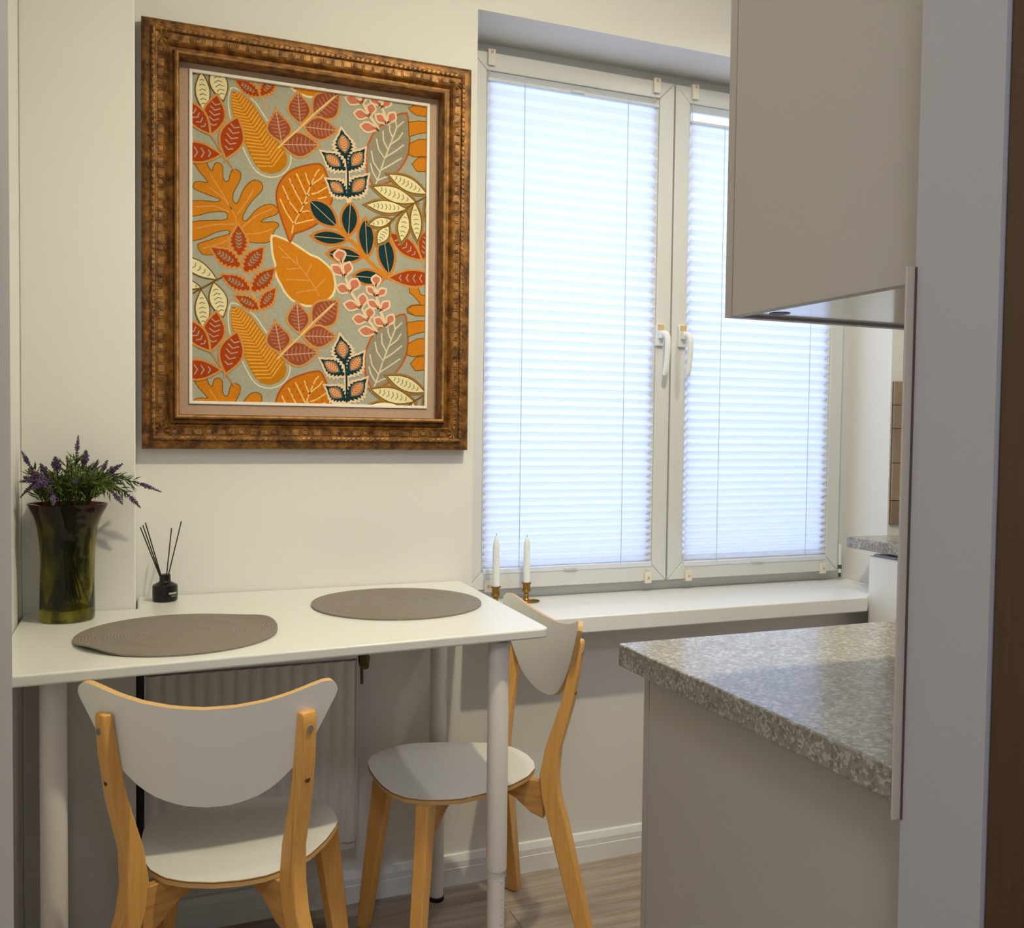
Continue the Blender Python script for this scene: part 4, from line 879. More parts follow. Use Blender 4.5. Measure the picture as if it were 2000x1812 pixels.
F u 0 1976 2858 1966 2769 1955 2725 1951 2683 1950 2632 1925 2604 1932 2548 1887 2535 1897 2477 1835 2475 1842 2419 1769 2425 1769 2374 1694 2382 1683 2338 1613 2342 1586 2406 1623 2431 1590 2499 1638 2517 1608 2583 1664 2596 1644 2655 1702 2665 1699 2712 1754 2725 1772 2757 1820 2775 1858 2793 1895 2818
F m 0 1911 2765 1904 2710 1894 2657 1878 2608 1855 2565 1822 2528 1782 2497 1735 2470 1686 2445 1692 2500 1702 2553 1718 2602 1742 2645 1774 2682 1814 2713 1861 2740
S h2 15 1922 2699 1867 2703 1845 2754
S h2 15 1889 2641 1826 2645 1801 2702
S h2 15 1849 2582 1785 2587 1759 2646
S h2 15 1805 2525 1745 2529 1720 2584
S h2 15 1754 2467 1704 2471 1683 2517
M0,-1
S t3 105 1973 7268 2014 7211 2071 7158 2133 7105 2197 7052 2254 6999 2299 6943 2326 6884 2331 6820 2309 6752 2262 6679 2194 6602 2112 6522 2007 6567 1915 6614 1845 6665 1801 6721 1782 6782 1786 6847 1808 6916 1842 6986 1882 7058 1922 7130 1955 7200 1973 7268
F m2 0 1973 7268 2014 7211 2071 7158 2133 7105 2197 7052 2254 6999 2299 6943 2326 6884 2331 6820 2309 6752 2262 6679 2194 6602 2112 6522 2007 6567 1915 6614 1845 6665 1801 6721 1782 6782 1786 6847 1808 6916 1842 6986 1882 7058 1922 7130 1955 7200
S m3 30 2099 7204 1994 7156 1879 7163
S m3 30 2158 7137 2010 7069 1848 7079
S m3 30 2200 7061 2026 6982 1836 6994
S m3 30 2225 6978 2042 6895 1843 6907
S m3 30 2232 6887 2059 6808 1868 6820
S m3 30 2223 6789 2075 6721 1913 6731
S m3 30 2196 6682 2091 6634 1976 6641
S h2 24 1973 7268 2112 6522
S t3 105 2508 7775 2558 7717 2616 7660 2674 7603 2726 7546 2766 7487 2792 7427 2799 7366 2787 7303 2755 7238 2706 7171 2644 7103 2574 7035 2493 7090 2420 7146 2360 7202 2317 7261 2294 7321 2290 7383 2305 7446 2334 7511 2375 7577 2422 7643 2469 7709 2508 7775
F m2 0 2508 7775 2558 7717 2616 7660 2674 7603 2726 7546 2766 7487 2792 7427 2799 7366 2787 7303 2755 7238 2706 7171 2644 7103 2574 7035 2493 7090 2420 7146 2360 7202 2317 7261 2294 7321 2290 7383 2305 7446 2334 7511 2375 7577 2422 7643 2469 7709
S m3 30 2618 7699 2518 7664 2413 7680
S m3 30 2667 7627 2526 7578 2378 7601
S m3 30 2699 7549 2533 7491 2360 7519
S m3 30 2715 7465 2541 7405 2359 7434
S m3 30 2714 7376 2549 7319 2375 7346
S m3 30 2698 7281 2556 7232 2409 7256
S m3 30 2664 7181 2564 7146 2460 7162
S h2 24 2508 7775 2574 7035
S t3 105 3544 7899 3533 7806 3530 7705 3527 7605 3517 7510 3498 7425 3465 7353 3415 7297 3347 7258 3261 7237 3159 7230 3045 7234 2924 7246 2906 7366 2896 7480 2897 7582 2915 7669 2950 7739 3003 7792 3073 7829 3157 7852 3251 7867 3351 7875 3451 7883 3544 7899
F m2 0 3544 7899 3533 7806 3530 7705 3527 7605 3517 7510 3498 7425 3465 7353 3415 7297 3347 7258 3261 7237 3159 7230 3045 7234 2924 7246 2906 7366 2896 7480 2897 7582 2915 7669 2950 7739 3003 7792 3073 7829 3157 7852 3251 7867 3351 7875 3451 7883
S m3 30 3568 7735 3451 7801 3379 7914
S m3 30 3543 7632 3379 7725 3277 7884
S m3 30 3499 7540 3306 7649 3187 7836
S m3 30 3437 7458 3234 7572 3109 7769
S m3 30 3355 7387 3162 7496 3043 7683
S m3 30 3254 7327 3089 7420 2988 7580
S m3 30 3134 7278 3017 7344 2945 7457
S h2 24 3544 7899 2924 7246
S t3 105 3498 6965 3431 6918 3364 6862 3298 6806 3231 6757 3164 6720 3096 6698 3029 6694 2960 6711 2892 6748 2823 6803 2753 6871 2684 6948 2750 7027 2817 7099 2883 7156 2950 7196 3018 7216 3086 7215 3154 7196 3222 7161 3291 7115 3360 7063 3429 7010 3498 6965
F m2 0 3498 6965 3431 6918 3364 6862 3298 6806 3231 6757 3164 6720 3096 6698 3029 6694 2960 6711 2892 6748 2823 6803 2753 6871 2684 6948 2750 7027 2817 7099 2883 7156 2950 7196 3018 7216 3086 7215 3154 7196 3222 7161 3291 7115 3360 7063 3429 7010
S m3 30 3405 6857 3376 6962 3400 7069
S m3 30 3321 6812 3281 6960 3315 7110
S m3 30 3233 6784 3186 6958 3226 7134
S m3 30 3141 6774 3091 6957 3133 7141
S m3 30 3043 6780 2996 6955 3036 7131
S m3 30 2941 6804 2901 6953 2935 7103
S m3 30 2835 6845 2806 6951 2830 7057
S h2 24 3498 6965 2684 6948
S t3 105 3035 6543 2965 6485 2897 6418 2828 6351 2759 6291 2688 6244 2615 6213 2540 6203 2463 6214 2383 6247 2301 6299 2218 6366 2133 6442 2199 6535 2265 6618 2334 6688 2404 6737 2477 6766 2553 6772 2630 6758 2710 6727 2791 6685 2873 6635 2954 6584 3035 6543
F m2 0 3035 6543 2965 6485 2897 6418 2828 6351 2759 6291 2688 6244 2615 6213 2540 6203 2463 6214 2383 6247 2301 6299 2218 6366 2133 6442 2199 6535 2265 6618 2334 6688 2404 6737 2477 6766 2553 6772 2630 6758 2710 6727 2791 6685 2873 6635 2954 6584
S m3 30 2941 6417 2900 6528 2915 6645
S m3 30 2853 6360 2794 6516 2817 6682
S m3 30 2758 6321 2689 6504 2715 6699
S m3 30 2656 6300 2584 6493 2611 6696
S m3 30 2547 6297 2479 6481 2505 6675
S m3 30 2432 6312 2374 6469 2396 6635
S m3 30 2310 6346 2268 6457 2284 6574
S h2 24 3035 6543 2133 6442
S y 39 2026 6335 2125 6448 2574 6921 2979 7368 3440 7815
M0,1
S c3 78 3617 3671 3724 3289 3885 2883 4154 2507 4343 2203 4588 1885
S c3 78 4525 3137 4554 2822 4665 2459 4818 2056
S c3 96 3643 3642 3626 3668 3599 3691 3566 3711 3530 3731 3496 3752 3470 3775 3460 3803 3471 3837 3506 3878 3558 3925 3627 3915 3679 3900 3707 3877 3714 3849 3705 3815 3688 3779 3669 3742 3653 3707 3643 3673 3643 3642
S c3 96 3724 3284 3688 3303 3647 3315 3603 3324 3558 3330 3514 3338 3473 3351 3440 3374 3418 3411 3406 3462 3403 3525 3464 3539 3517 3543 3558 3531 3589 3506 3613 3471 3633 3430 3652 3389 3672 3349 3696 3313 3724 3284
S c3 96 3724 3284 3729 3321 3726 3360 3718 3400 3708 3442 3699 3482 3697 3521 3707 3556 3733 3586 3776 3611 3833 3631 3868 3582 3890 3537 3894 3498 3882 3463 3858 3433 3827 3404 3795 3376 3766 3347 3741 3317 3724 3284
S c3 96 3885 2904 3848 2907 3809 2902 3769 2892 3728 2880 3687 2869 3648 2865 3613 2874 3583 2900 3558 2944 3537 3003 3586 3042 3630 3067 3670 3073 3704 3062 3735 3038 3764 3007 3792 2975 3822 2945 3852 2921 3885 2904
S c3 96 3885 2904 3892 2939 3891 2977 3885 3018 3876 3061 3869 3102 3869 3140 3882 3173 3913 3197 3963 3212 4029 3220 4066 3165 4088 3117 4090 3078 4074 3047 4045 3022 4009 3000 3971 2979 3936 2957 3907 2932 3885 2904
S c3 96 4154 2502 4110 2502 4065 2494 4019 2480 3973 2464 3927 2449 3882 2441 3839 2447 3799 2471 3763 2514 3729 2573 3780 2617 3829 2647 3874 2656 3916 2648 3956 2626 3995 2597 4034 2567 4073 2539 4113 2516 4154 2502
S c3 96 4154 2502 4153 2538 4144 2575 4131 2613 4115 2652 4100 2690 4092 2727 4096 2762 4118 2795 4157 2825 4210 2852 4252 2809 4280 2769 4290 2732 4283 2697 4264 2664 4238 2632 4211 2601 4186 2569 4166 2536 4154 2502
S c3 96 4343 2197 4304 2192 4265 2178 4225 2159 4185 2137 4146 2117 4107 2105 4068 2105 4030 2123 3993 2161 3956 2213 3997 2262 4037 2297 4076 2312 4115 2309 4153 2293 4191 2269 4229 2245 4267 2222 4305 2206 4343 2197
S c3 96 4343 2197 4342 2229 4334 2263 4320 2298 4304 2333 4290 2368 4282 2402 4286 2433 4308 2461 4347 2486 4400 2509 4442 2469 4470 2432 4479 2398 4472 2367 4453 2338 4427 2311 4400 2283 4375 2256 4355 2227 4343 2197
S c3 96 4588 1893 4541 1888 4493 1875 4445 1856 4397 1835 4349 1816 4301 1804 4254 1804 4208 1823 4163 1861 4118 1914 4167 1963 4216 1997 4264 2011 4311 2008 4357 1991 4403 1967 4449 1942 4495 1919 4541 1902 4588 1893
S c3 96 4552 3086 4544 3112 4528 3139 4507 3164 4484 3190 4463 3216 4448 3242 4445 3269 4459 3296 4492 3325 4539 3354 4588 3330 4624 3304 4641 3278 4641 3251 4628 3224 4609 3196 4589 3168 4571 3141 4557 3113 4552 3086
S c3 96 4533 2847 4508 2862 4480 2874 4448 2882 4416 2889 4385 2898 4357 2909 4334 2928 4320 2955 4315 2993 4316 3038 4361 3045 4399 3044 4428 3034 4449 3014 4464 2987 4476 2957 4487 2926 4500 2897 4514 2870 4533 2847
S c3 96 4549 2822 4569 2845 4586 2873 4600 2903 4614 2935 4628 2966 4645 2993 4667 3013 4698 3024 4737 3024 4783 3017 4782 2971 4774 2932 4758 2904 4734 2885 4704 2873 4672 2865 4638 2858 4606 2849 4575 2838 4549 2822
S c3 96 4643 2505 4610 2519 4574 2528 4536 2533 4497 2536 4459 2541 4423 2550 4393 2567 4370 2597 4354 2639 4345 2690 4395 2704 4440 2709 4476 2702 4505 2682 4529 2654 4550 2622 4571 2588 4592 2556 4616 2528 4643 2505
S c3 96 4655 2445 4673 2474 4686 2507 4696 2543 4704 2580 4714 2617 4727 2649 4748 2675 4780 2692 4824 2698 4876 2697 4884 2645 4883 2601 4871 2568 4848 2543 4817 2525 4783 2511 4747 2498 4712 2484 4681 2467 4655 2445
S c3 96 4804 2069 4772 2081 4737 2086 4699 2088 4660 2088 4622 2089 4587 2095 4558 2111 4537 2140 4524 2184 4518 2239 4569 2260 4614 2270 4650 2265 4678 2247 4700 2219 4719 2186 4737 2152 4757 2120 4779 2091 4804 2069
S c3 96 4826 2070 4837 2102 4842 2137 4843 2174 4842 2212 4843 2250 4848 2285 4863 2314 4892 2336 4934 2350 4988 2358 5009 2308 5019 2265 5015 2229 4998 2201 4971 2178 4939 2158 4906 2139 4875 2118 4847 2096 4826 2070
F p 0 3643 3642 3626 3668 3599 3691 3566 3711 3530 3731 3496 3752 3470 3775 3460 3803 3471 3837 3506 3878 3558 3925 3627 3915 3679 3900 3707 3877 3714 3849 3705 3815 3688 3779 3669 3742 3653 3707 3643 3673
F p 0 3724 3284 3688 3303 3647 3315 3603 3324 3558 3330 3514 3338 3473 3351 3440 3374 3418 3411 3406 3462 3403 3525 3464 3539 3517 3543 3558 3531 3589 3506 3613 3471 3633 3430 3652 3389 3672 3349 3696 3313
F p 0 3724 3284 3729 3321 3726 3360 3718 3400 3708 3442 3699 3482 3697 3521 3707 3556 3733 3586 3776 3611 3833 3631 3868 3582 3890 3537 3894 3498 3882 3463 3858 3433 3827 3404 3795 3376 3766 3347 3741 3317
F p 0 3885 2904 3848 2907 3809 2902 3769 2892 3728 2880 3687 2869 3648 2865 3613 2874 3583 2900 3558 2944 3537 3003 3586 3042 3630 3067 3670 3073 3704 3062 3735 3038 3764 3007 3792 2975 3822 2945 3852 2921
F p 0 3885 2904 3892 2939 3891 2977 3885 3018 3876 3061 3869 3102 3869 3140 3882 3173 3913 3197 3963 3212 4029 3220 4066 3165 4088 3117 4090 3078 4074 3047 4045 3022 4009 3000 3971 2979 3936 2957 3907 2932
F p 0 4154 2502 4110 2502 4065 2494 4019 2480 3973 2464 3927 2449 3882 2441 3839 2447 3799 2471 3763 2514 3729 2573 3780 2617 3829 2647 3874 2656 3916 2648 3956 2626 3995 2597 4034 2567 4073 2539 4113 2516
F p 0 4154 2502 4153 2538 4144 2575 4131 2613 4115 2652 4100 2690 4092 2727 4096 2762 4118 2795 4157 2825 4210 2852 4252 2809 4280 2769 4290 2732 4283 2697 4264 2664 4238 2632 4211 2601 4186 2569 4166 2536
F p 0 4343 2197 4304 2192 4265 2178 4225 2159 4185 2137 4146 2117 4107 2105 4068 2105 4030 2123 3993 2161 3956 2213 3997 2262 4037 2297 4076 2312 4115 2309 4153 2293 4191 2269 4229 2245 4267 2222 4305 2206
F p 0 4343 2197 4342 2229 4334 2263 4320 2298 4304 2333 4290 2368 4282 2402 4286 2433 4308 2461 4347 2486 4400 2509 4442 2469 4470 2432 4479 2398 4472 2367 4453 2338 4427 2311 4400 2283 4375 2256 4355 2227
F p 0 4588 1893 4541 1888 4493 1875 4445 1856 4397 1835 4349 1816 4301 1804 4254 1804 4208 1823 4163 1861 4118 1914 4167 1963 4216 1997 4264 2011 4311 2008 4357 1991 4403 1967 4449 1942 4495 1919 4541 1902
F p 0 4552 3086 4544 3112 4528 3139 4507 3164 4484 3190 4463 3216 4448 3242 4445 3269 4459 3296 4492 3325 4539 3354 4588 3330 4624 3304 4641 3278 4641 3251 4628 3224 4609 3196 4589 3168 4571 3141 4557 3113
F p 0 4533 2847 4508 2862 4480 2874 4448 2882 4416 2889 4385 2898 4357 2909 4334 2928 4320 2955 4315 2993 4316 3038 4361 3045 4399 3044 4428 3034 4449 3014 4464 2987 4476 2957 4487 2926 4500 2897 4514 2870
F p 0 4549 2822 4569 2845 4586 2873 4600 2903 4614 2935 4628 2966 4645 2993 4667 3013 4698 3024 4737 3024 4783 3017 4782 2971 4774 2932 4758 2904 4734 2885 4704 2873 4672 2865 4638 2858 4606 2849 4575 2838
F p 0 4643 2505 4610 2519 4574 2528 4536 2533 4497 2536 4459 2541 4423 2550 4393 2567 4370 2597 4354 2639 4345 2690 4395 2704 4440 2709 4476 2702 4505 2682 4529 2654 4550 2622 4571 2588 4592 2556 4616 2528
F p 0 4655 2445 4673 2474 4686 2507 4696 2543 4704 2580 4714 2617 4727 2649 4748 2675 4780 2692 4824 2698 4876 2697 4884 2645 4883 2601 4871 2568 4848 2543 4817 2525 4783 2511 4747 2498 4712 2484 4681 2467
F p 0 4804 2069 4772 2081 4737 2086 4699 2088 4660 2088 4622 2089 4587 2095 4558 2111 4537 2140 4524 2184 4518 2239 4569 2260 4614 2270 4650 2265 4678 2247 4700 2219 4719 2186 4737 2152 4757 2120 4779 2091
F p 0 4826 2070 4837 2102 4842 2137 4843 2174 4842 2212 4843 2250 4848 2285 4863 2314 4892 2336 4934 2350 4988 2358 5009 2308 5019 2265 5015 2229 4998 2201 4971 2178 4939 2158 4906 2139 4875 2118 4847 2096
S u2 15 3643 3642 3609 3755
S u2 15 3724 3284 3596 3380
S u2 15 3724 3284 3768 3423
S u2 15 3885 2904 3746 2944
S u2 15 3885 2904 3943 3030
S u2 15 4154 2502 3984 2530
S u2 15 4154 2502 4176 2642
S u2 15 4343 2197 4188 2203
S u2 15 4343 2197 4366 2322
S u2 15 4588 1893 4400 1901
S u2 15 4552 3086 4547 3193
S u2 15 4533 2847 4446 2923
S u2 15 4549 2822 4643 2900
S u2 15 4643 2505 4524 2579
S u2 15 4655 2445 4743 2546
S u2 15 4804 2069 4690 2137
S u2 15 4826 2070 4891 2185
M0,-1
S c3 132 3718 6427 3773 5917 3791 5272 3831 5173
S c3 102 3610 7010 3671 6935 3696 6893 3742 6861 3787 6823 3803 6786 3865 6751 3843 6708 3915 6674 3857 6624 3929 6591 3845 6537 3908 6501 3812 6446 3858 6407 3770 6353 3795 6311 3737 6262 3666 6289 3676 6337 3575 6359 3605 6411 3497 6432 3544 6486 3447 6509 3504 6564 3433 6592 3490 6648 3454 6681 3502 6735 3504 6775 3535 6826 3567 6871 3577 6919 3610 7010
S c3 102 3103 6383 3196 6376 3242 6366 3293 6377 3349 6383 3385 6369 3450 6389 3467 6346 3537 6373 3537 6303 3606 6329 3594 6238 3658 6258 3640 6158 3696 6164 3682 6070 3728 6060 3728 5990 3664 5960 3635 5997 3557 5943 3538 5996 3456 5937 3446 6004 3369 5953 3364 6027 3300 5996 3294 6070 3248 6068 3237 6135 3210 6162 3191 6215 3178 6266 3149 6303 3103 6383
S c3 102 4226 6598 4212 6504 4199 6458 4206 6406 4208 6348 4192 6312 4207 6246 4163 6230 4185 6158 4114 6162 4136 6090 4045 6107 4060 6041 3962 6064 3964 6007 3870 6026 3857 5980 3786 5983 3760 6049 3800 6077 3751 6159 3806 6175 3752 6261 3820 6269 3774 6349 3849 6351 3823 6417 3898 6419 3899 6466 3967 6474 3996 6500 4050 6517 4102 6527 4142 6555 4226 6598
S c3 102 3235 5703 3320 5698 3362 5690 3410 5701 3463 5708 3495 5696 3556 5717 3570 5676 3636 5704 3631 5635 3697 5663 3679 5574 3740 5595 3716 5498 3768 5505 3748 5414 3790 5405 3785 5337 3724 5306 3700 5342 3623 5288 3610 5339 3530 5279 3525 5344 3450 5292 3450 5364 3389 5333 3389 5405 3346 5401 3341 5466 3318 5491 3304 5542 3296 5591 3272 5626 3235 5703
S c3 102 4311 5931 4288 5833 4270 5786 4273 5730 4270 5669 4250 5632 4259 5561 4211 5548 4228 5470 4153 5481 4170 5403 4076 5430 4086 5358 3983 5392 3980 5332 3883 5361 3865 5314 3790 5324 3769 5396 3813 5422 3769 5513 3828 5525 3779 5622 3851 5623 3810 5712 3890 5707 3868 5779 3948 5774 3953 5824 4025 5825 4058 5850 4118 5863 4174 5868 4218 5894 4311 5931
F d 0 3610 7010 3671 6935 3696 6893 3742 6861 3787 6823 3803 6786 3865 6751 3843 6708 3915 6674 3857 6624 3929 6591 3845 6537 3908 6501 3812 6446 3858 6407 3770 6353 3795 6311 3737 6262 3666 6289 3676 6337 3575 6359 3605 6411 3497 6432 3544 6486 3447 6509 3504 6564 3433 6592 3490 6648 3454 6681 3502 6735 3504 6775 3535 6826 3567 6871 3577 6919
F d 0 3103 6383 3196 6376 3242 6366 3293 6377 3349 6383 3385 6369 3450 6389 3467 6346 3537 6373 3537 6303 3606 6329 3594 6238 3658 6258 3640 6158 3696 6164 3682 6070 3728 6060 3728 5990 3664 5960 3635 5997 3557 5943 3538 5996 3456 5937 3446 6004 3369 5953 3364 6027 3300 5996 3294 6070 3248 6068 3237 6135 3210 6162 3191 6215 3178 6266 3149 6303
F d 0 4226 6598 4212 6504 4199 6458 4206 6406 4208 6348 4192 6312 4207 6246 4163 6230 4185 6158 4114 6162 4136 6090 4045 6107 4060 6041 3962 6064 3964 6007 3870 6026 3857 5980 3786 5983 3760 6049 3800 6077 3751 6159 3806 6175 3752 6261 3820 6269 3774 6349 3849 6351 3823 6417 3898 6419 3899 6466 3967 6474 3996 6500 4050 6517 4102 6527 4142 6555
F d 0 3235 5703 3320 5698 3362 5690 3410 5701 3463 5708 3495 5696 3556 5717 3570 5676 3636 5704 3631 5635 3697 5663 3679 5574 3740 5595 3716 5498 3768 5505 3748 5414 3790 5405 3785 5337 3724 5306 3700 5342 3623 5288 3610 5339 3530 5279 3525 5344 3450 5292 3450 5364 3389 5333 3389 5405 3346 5401 3341 5466 3318 5491 3304 5542 3296 5591 3272 5626
F d 0 4311 5931 4288 5833 4270 5786 4273 5730 4270 5669 4250 5632 4259 5561 4211 5548 4228 5470 4153 5481 4170 5403 4076 5430 4086 5358 3983 5392 3980 5332 3883 5361 3865 5314 3790 5324 3769 5396 3813 5422 3769 5513 3828 5525 3779 5622 3851 5623 3810 5712 3890 5707 3868 5779 3948 5774 3953 5824 4025 5825 4058 5850 4118 5863 4174 5868 4218 5894
S d 48 3718 6427 3759 6174 3781 5918 3791 5285
F m4 0 3630 6890 3702 6841 3765 6790 3810 6736 3832 6678 3830 6616 3805 6551 3763 6482 3712 6412 3640 6461 3577 6512 3532 6566 3510 6624 3512 6686 3537 6751 3579 6820
F p2 0 3638 6845 3689 6804 3734 6762 3766 6717 3783 6670 3783 6620 3767 6567 3739 6512 3704 6456 3653 6498 3608 6540 3576 6585 3559 6632 3559 6682 3575 6735 3603 6790
S y 15 3698 6839 3647 6795 3584 6819
S y 15 3724 6790 3657 6732 3575 6764
S y 15 3742 6734 3668 6670 3577 6706
S y 15 3751 6670 3678 6608 3589 6643
S y 15 3751 6599 3689 6546 3613 6575
S y 15 3742 6520 3699 6483 3647 6504
F m4 0 3203 6320 3283 6337 3359 6346 3426 6342 3482 6320 3526 6279 3559 6220 3583 6148 3603 6069 3523 6052 3447 6043 3380 6047 3324 6069 3280 6110 3247 6168 3223 6241
F p2 0 3240 6297 3302 6305 3361 6307 3413 6301 3458 6282 3495 6250 3523 6205 3546 6151 3565 6092 3504 6084 3445 6081 3393 6088 3348 6107 3311 6139 3283 6183 3260 6237
S y 15 3284 6331 3283 6270 3228 6242
S y 15 3337 6317 3335 6237 3263 6201
S y 15 3389 6293 3387 6204 3308 6164
S y 15 3441 6258 3439 6172 3362 6133
S y 15 3493 6213 3491 6139 3425 6105
S y 15 3544 6158 3543 6106 3497 6083
F m4 0 4156 6500 4167 6417 4171 6340 4162 6272 4136 6216 4091 6174 4030 6143 3955 6122 3874 6106 3863 6188 3859 6265 3868 6333 3894 6389 3938 6432 4000 6462 4074 6483
F p2 0 4129 6463 4133 6400 4132 6340 4121 6287 4099 6243 4064 6207 4017 6180 3961 6160 3900 6143 3897 6206 3898 6265 3908 6318 3931 6363 3966 6398 4012 6425 4068 6446
S y 15 4161 6416 4099 6421 4075 6477
S y 15 4143 6363 4063 6370 4031 6443
S y 15 4114 6311 4026 6319 3991 6400
S y 15 4076 6260 3989 6267 3955 6347
S y 15 4027 6210 3953 6216 3923 6284
S y 15 3967 6161 3916 6165 3896 6212
F m4 0 3323 5644 3398 5662 3469 5673 3531 5671 3581 5651 3619 5612 3645 5556 3662 5487 3675 5410 3600 5392 3529 5381 3467 5384 3417 5404 3379 5442 3353 5498 3336 5568
F p2 0 3356 5622 3414 5632 3468 5636 3516 5631 3556 5613 3588 5583 3611 5541 3628 5489 3642 5432 3584 5423 3530 5419 3482 5424 3442 5441 3410 5472 3387 5514 3370 5566
S y 15 3396 5659 3393 5598 3338 5571
S y 15 3443 5647 3439 5567 3367 5533
S y 15 3489 5625 3485 5537 3405 5499
S y 15 3535 5593 3531 5506 3452 5469
S y 15 3580 5550 3576 5476 3509 5444
S y 15 3625 5497 3622 5445 3576 5423
F m4 0 4228 5834 4232 5746 4229 5664 4214 5593 4181 5536 4130 5496 4063 5470 3982 5454 3894 5445 3890 5533 3893 5615 3908 5686 3941 5743 3992 5784 4059 5810 4140 5825
F p2 0 4196 5797 4195 5730 4188 5668 4172 5613 4145 5568 4104 5534 4052 5510 3991 5494 3925 5482 3927 5549 3934 5612 3950 5667 3977 5712 4017 5746 4069 5769 4130 5786
S y 15 4226 5745 4161 5756 4140 5818
S y 15 4202 5691 4118 5706 4091 5787
S y 15 4168 5639 4074 5655 4044 5745
S y 15 4122 5589 4031 5605 4002 5692
S y 15 4066 5541 3988 5554 3963 5629
S y 15 3998 5494 3944 5504 3927 5556
M0,-1
S t4 144 4868 6002 4987 6012 5104 6017 5218 6013 5327 5996 5431 5965 5528 5919 5620 5858 5707 5785 5791 5702 5873 5615 5754 5605 5637 5600 5523 5604 5414 5621 5310 5652 5213 5698 5121 5759 5034 5832 4950 5915 4868 6002
S t4 144 4452 5641 4578 5666 4704 5687 4826 5697 4945 5693 5060 5673 5171 5636 5277 5583 5380 5516 5481 5438 5580 5356 5454 5331 5328 5310 5206 5300 5087 5304 4972 5324 4861 5361 4755 5414 4652 5481 4551 5559 4452 5641
S t4 144 4282 5167 4386 5213 4490 5254 4595 5286 4699 5307 4803 5313 4906 5305 5010 5283 5114 5250 5217 5207 5321 5160 5217 5114 5113 5073 5008 5041 4904 5020 4800 5014 4697 5022 4593 5044 4489 5077 4386 5120 4282 5167
S t4 144 4358 4672 4406 4720 4454 4765 4504 4804 4557 4834 4612 4855 4670 4866 4731 4867 4794 4860 4858 4846 4924 4830 4876 4782 4828 4737 4778 4698 4725 4668 4670 4647 4612 4636 4551 4635 4488 4642 4424 4656 4358 4672
S t4 144 4584 4199 4575 4266 4570 4331 4572 4393 4583 4448 4604 4498 4637 4540 4681 4576 4734 4607 4794 4633 4857 4658 4866 4591 4871 4526 4869 4464 4858 4409 4837 4359 4804 4317 4760 4281 4707 4250 4647 4224 4584 4199
S t4 144 5210 4306 5176 4390 5147 4474 5126 4557 5116 4638 5120 4717 5139 4794 5171 4869 5214 4942 5266 5014 5322 5086 5356 5002 5385 4918 5406 4835 5416 4754 5412 4675 5393 4598 5361 4523 5318 4450 5266 4378 5210 4306
S t4 144 5644 4383 5593 4474 5546 4566 5508 4659 5480 4752 5465 4847 5463 4943 5474 5040 5496 5137 5526 5236 5560 5335 5611 5244 5658 5152 5696 5059 5724 4966 5739 4871 5741 4775 5730 4678 5708 4581 5678 4482 5644 4383
S t4 144 6114 4572 6050 4657 5991 4742 5939 4830 5898 4920 5870 5013 5854 5109 5851 5207 5859 5309 5874 5412 5894 5516 5958 5431 6017 5346 6069 5258 6110 5168 6138 5075 6154 4979 6157 4881 6149 4779 6134 4676 6114 4572
S l 36 5991 5606 5893 5543 5574 5355 5321 5165 4924 4822 4839 4617
S l 54 4868 6002 4987 6012 5104 6017 5218 6013 5327 5996 5431 5965 5528 5919 5620 5858 5707 5785 5791 5702 5873 5615 5754 5605 5637 5600 5523 5604 5414 5621 5310 5652 5213 5698 5121 5759 5034 5832 4950 5915 4868 6002
F c 0 4868 6002 4987 6012 5104 6017 5218 6013 5327 5996 5431 5965 5528 5919 5620 5858 5707 5785 5791 5702 5873 5615 5754 5605 5637 5600 5523 5604 5414 5621 5310 5652 5213 5698 5121 5759 5034 5832 4950 5915
S k 21 5063 5989 5069 5925 5021 5881
S k 21 5165 5966 5173 5885 5113 5830
S k 21 5268 5935 5277 5845 5209 5783
S k 21 5372 5898 5381 5805 5311 5741
S k 21 5476 5854 5484 5765 5418 5704
S k 21 5581 5803 5588 5725 5530 5672
S k 21 5686 5745 5692 5685 5647 5644
S l 54 4452 5641 4578 5666 4704 5687 4826 5697 4945 5693 5060 5673 5171 5636 5277 5583 5380 5516 5481 5438 5580 5356 5454 5331 5328 5310 5206 5300 5087 5304 4972 5324 4861 5361 4755 5414 4652 5481 4551 5559 4452 5641
F c 0 4452 5641 4578 5666 4704 5687 4826 5697 4945 5693 5060 5673 5171 5636 5277 5583 5380 5516 5481 5438 5580 5356 5454 5331 5328 5310 5206 5300 5087 5304 4972 5324 4861 5361 4755 5414 4652 5481 4551 5559
S k 21 4663 5652 4678 5584 4632 5531
S k 21 4775 5640 4794 5555 4737 5488
S k 21 4890 5620 4911 5525 4847 5451
S k 21 5006 5594 5027 5496 4962 5419
S k 21 5123 5560 5144 5466 5081 5393
S k 21 5242 5519 5260 5437 5205 5373
S k 21 5363 5471 5377 5407 5335 5358
S l 54 4282 5167 4386 5213 4490 5254 4595 5286 4699 5307 4803 5313 4906 5305 5010 5283 5114 5250 5217 5207 5321 5160 5217 5114 5113 5073 5008 5041 4904 5020 4800 5014 4697 5022 4593 5044 4489 5077 4386 5120 4282 5167
F c 0 4282 5167 4386 5213 4490 5254 4595 5286 4699 5307 4803 5313 4906 5305 5010 5283 5114 5250 5217 5207 5321 5160 5217 5114 5113 5073 5008 5041 4904 5020 4800 5014 4697 5022 4593 5044 4489 5077 4386 5120
S k 21 4464 5217 4490 5166 4464 5114
S k 21 4565 5230 4597 5165 4564 5100
S k 21 4669 5237 4705 5164 4668 5092
S k 21 4775 5239 4812 5163 4774 5089
S k 21 4884 5235 4919 5163 4883 5091
S k 21 4996 5225 5027 5162 4995 5099
S k 21 5110 5210 5134 5161 5109 5113
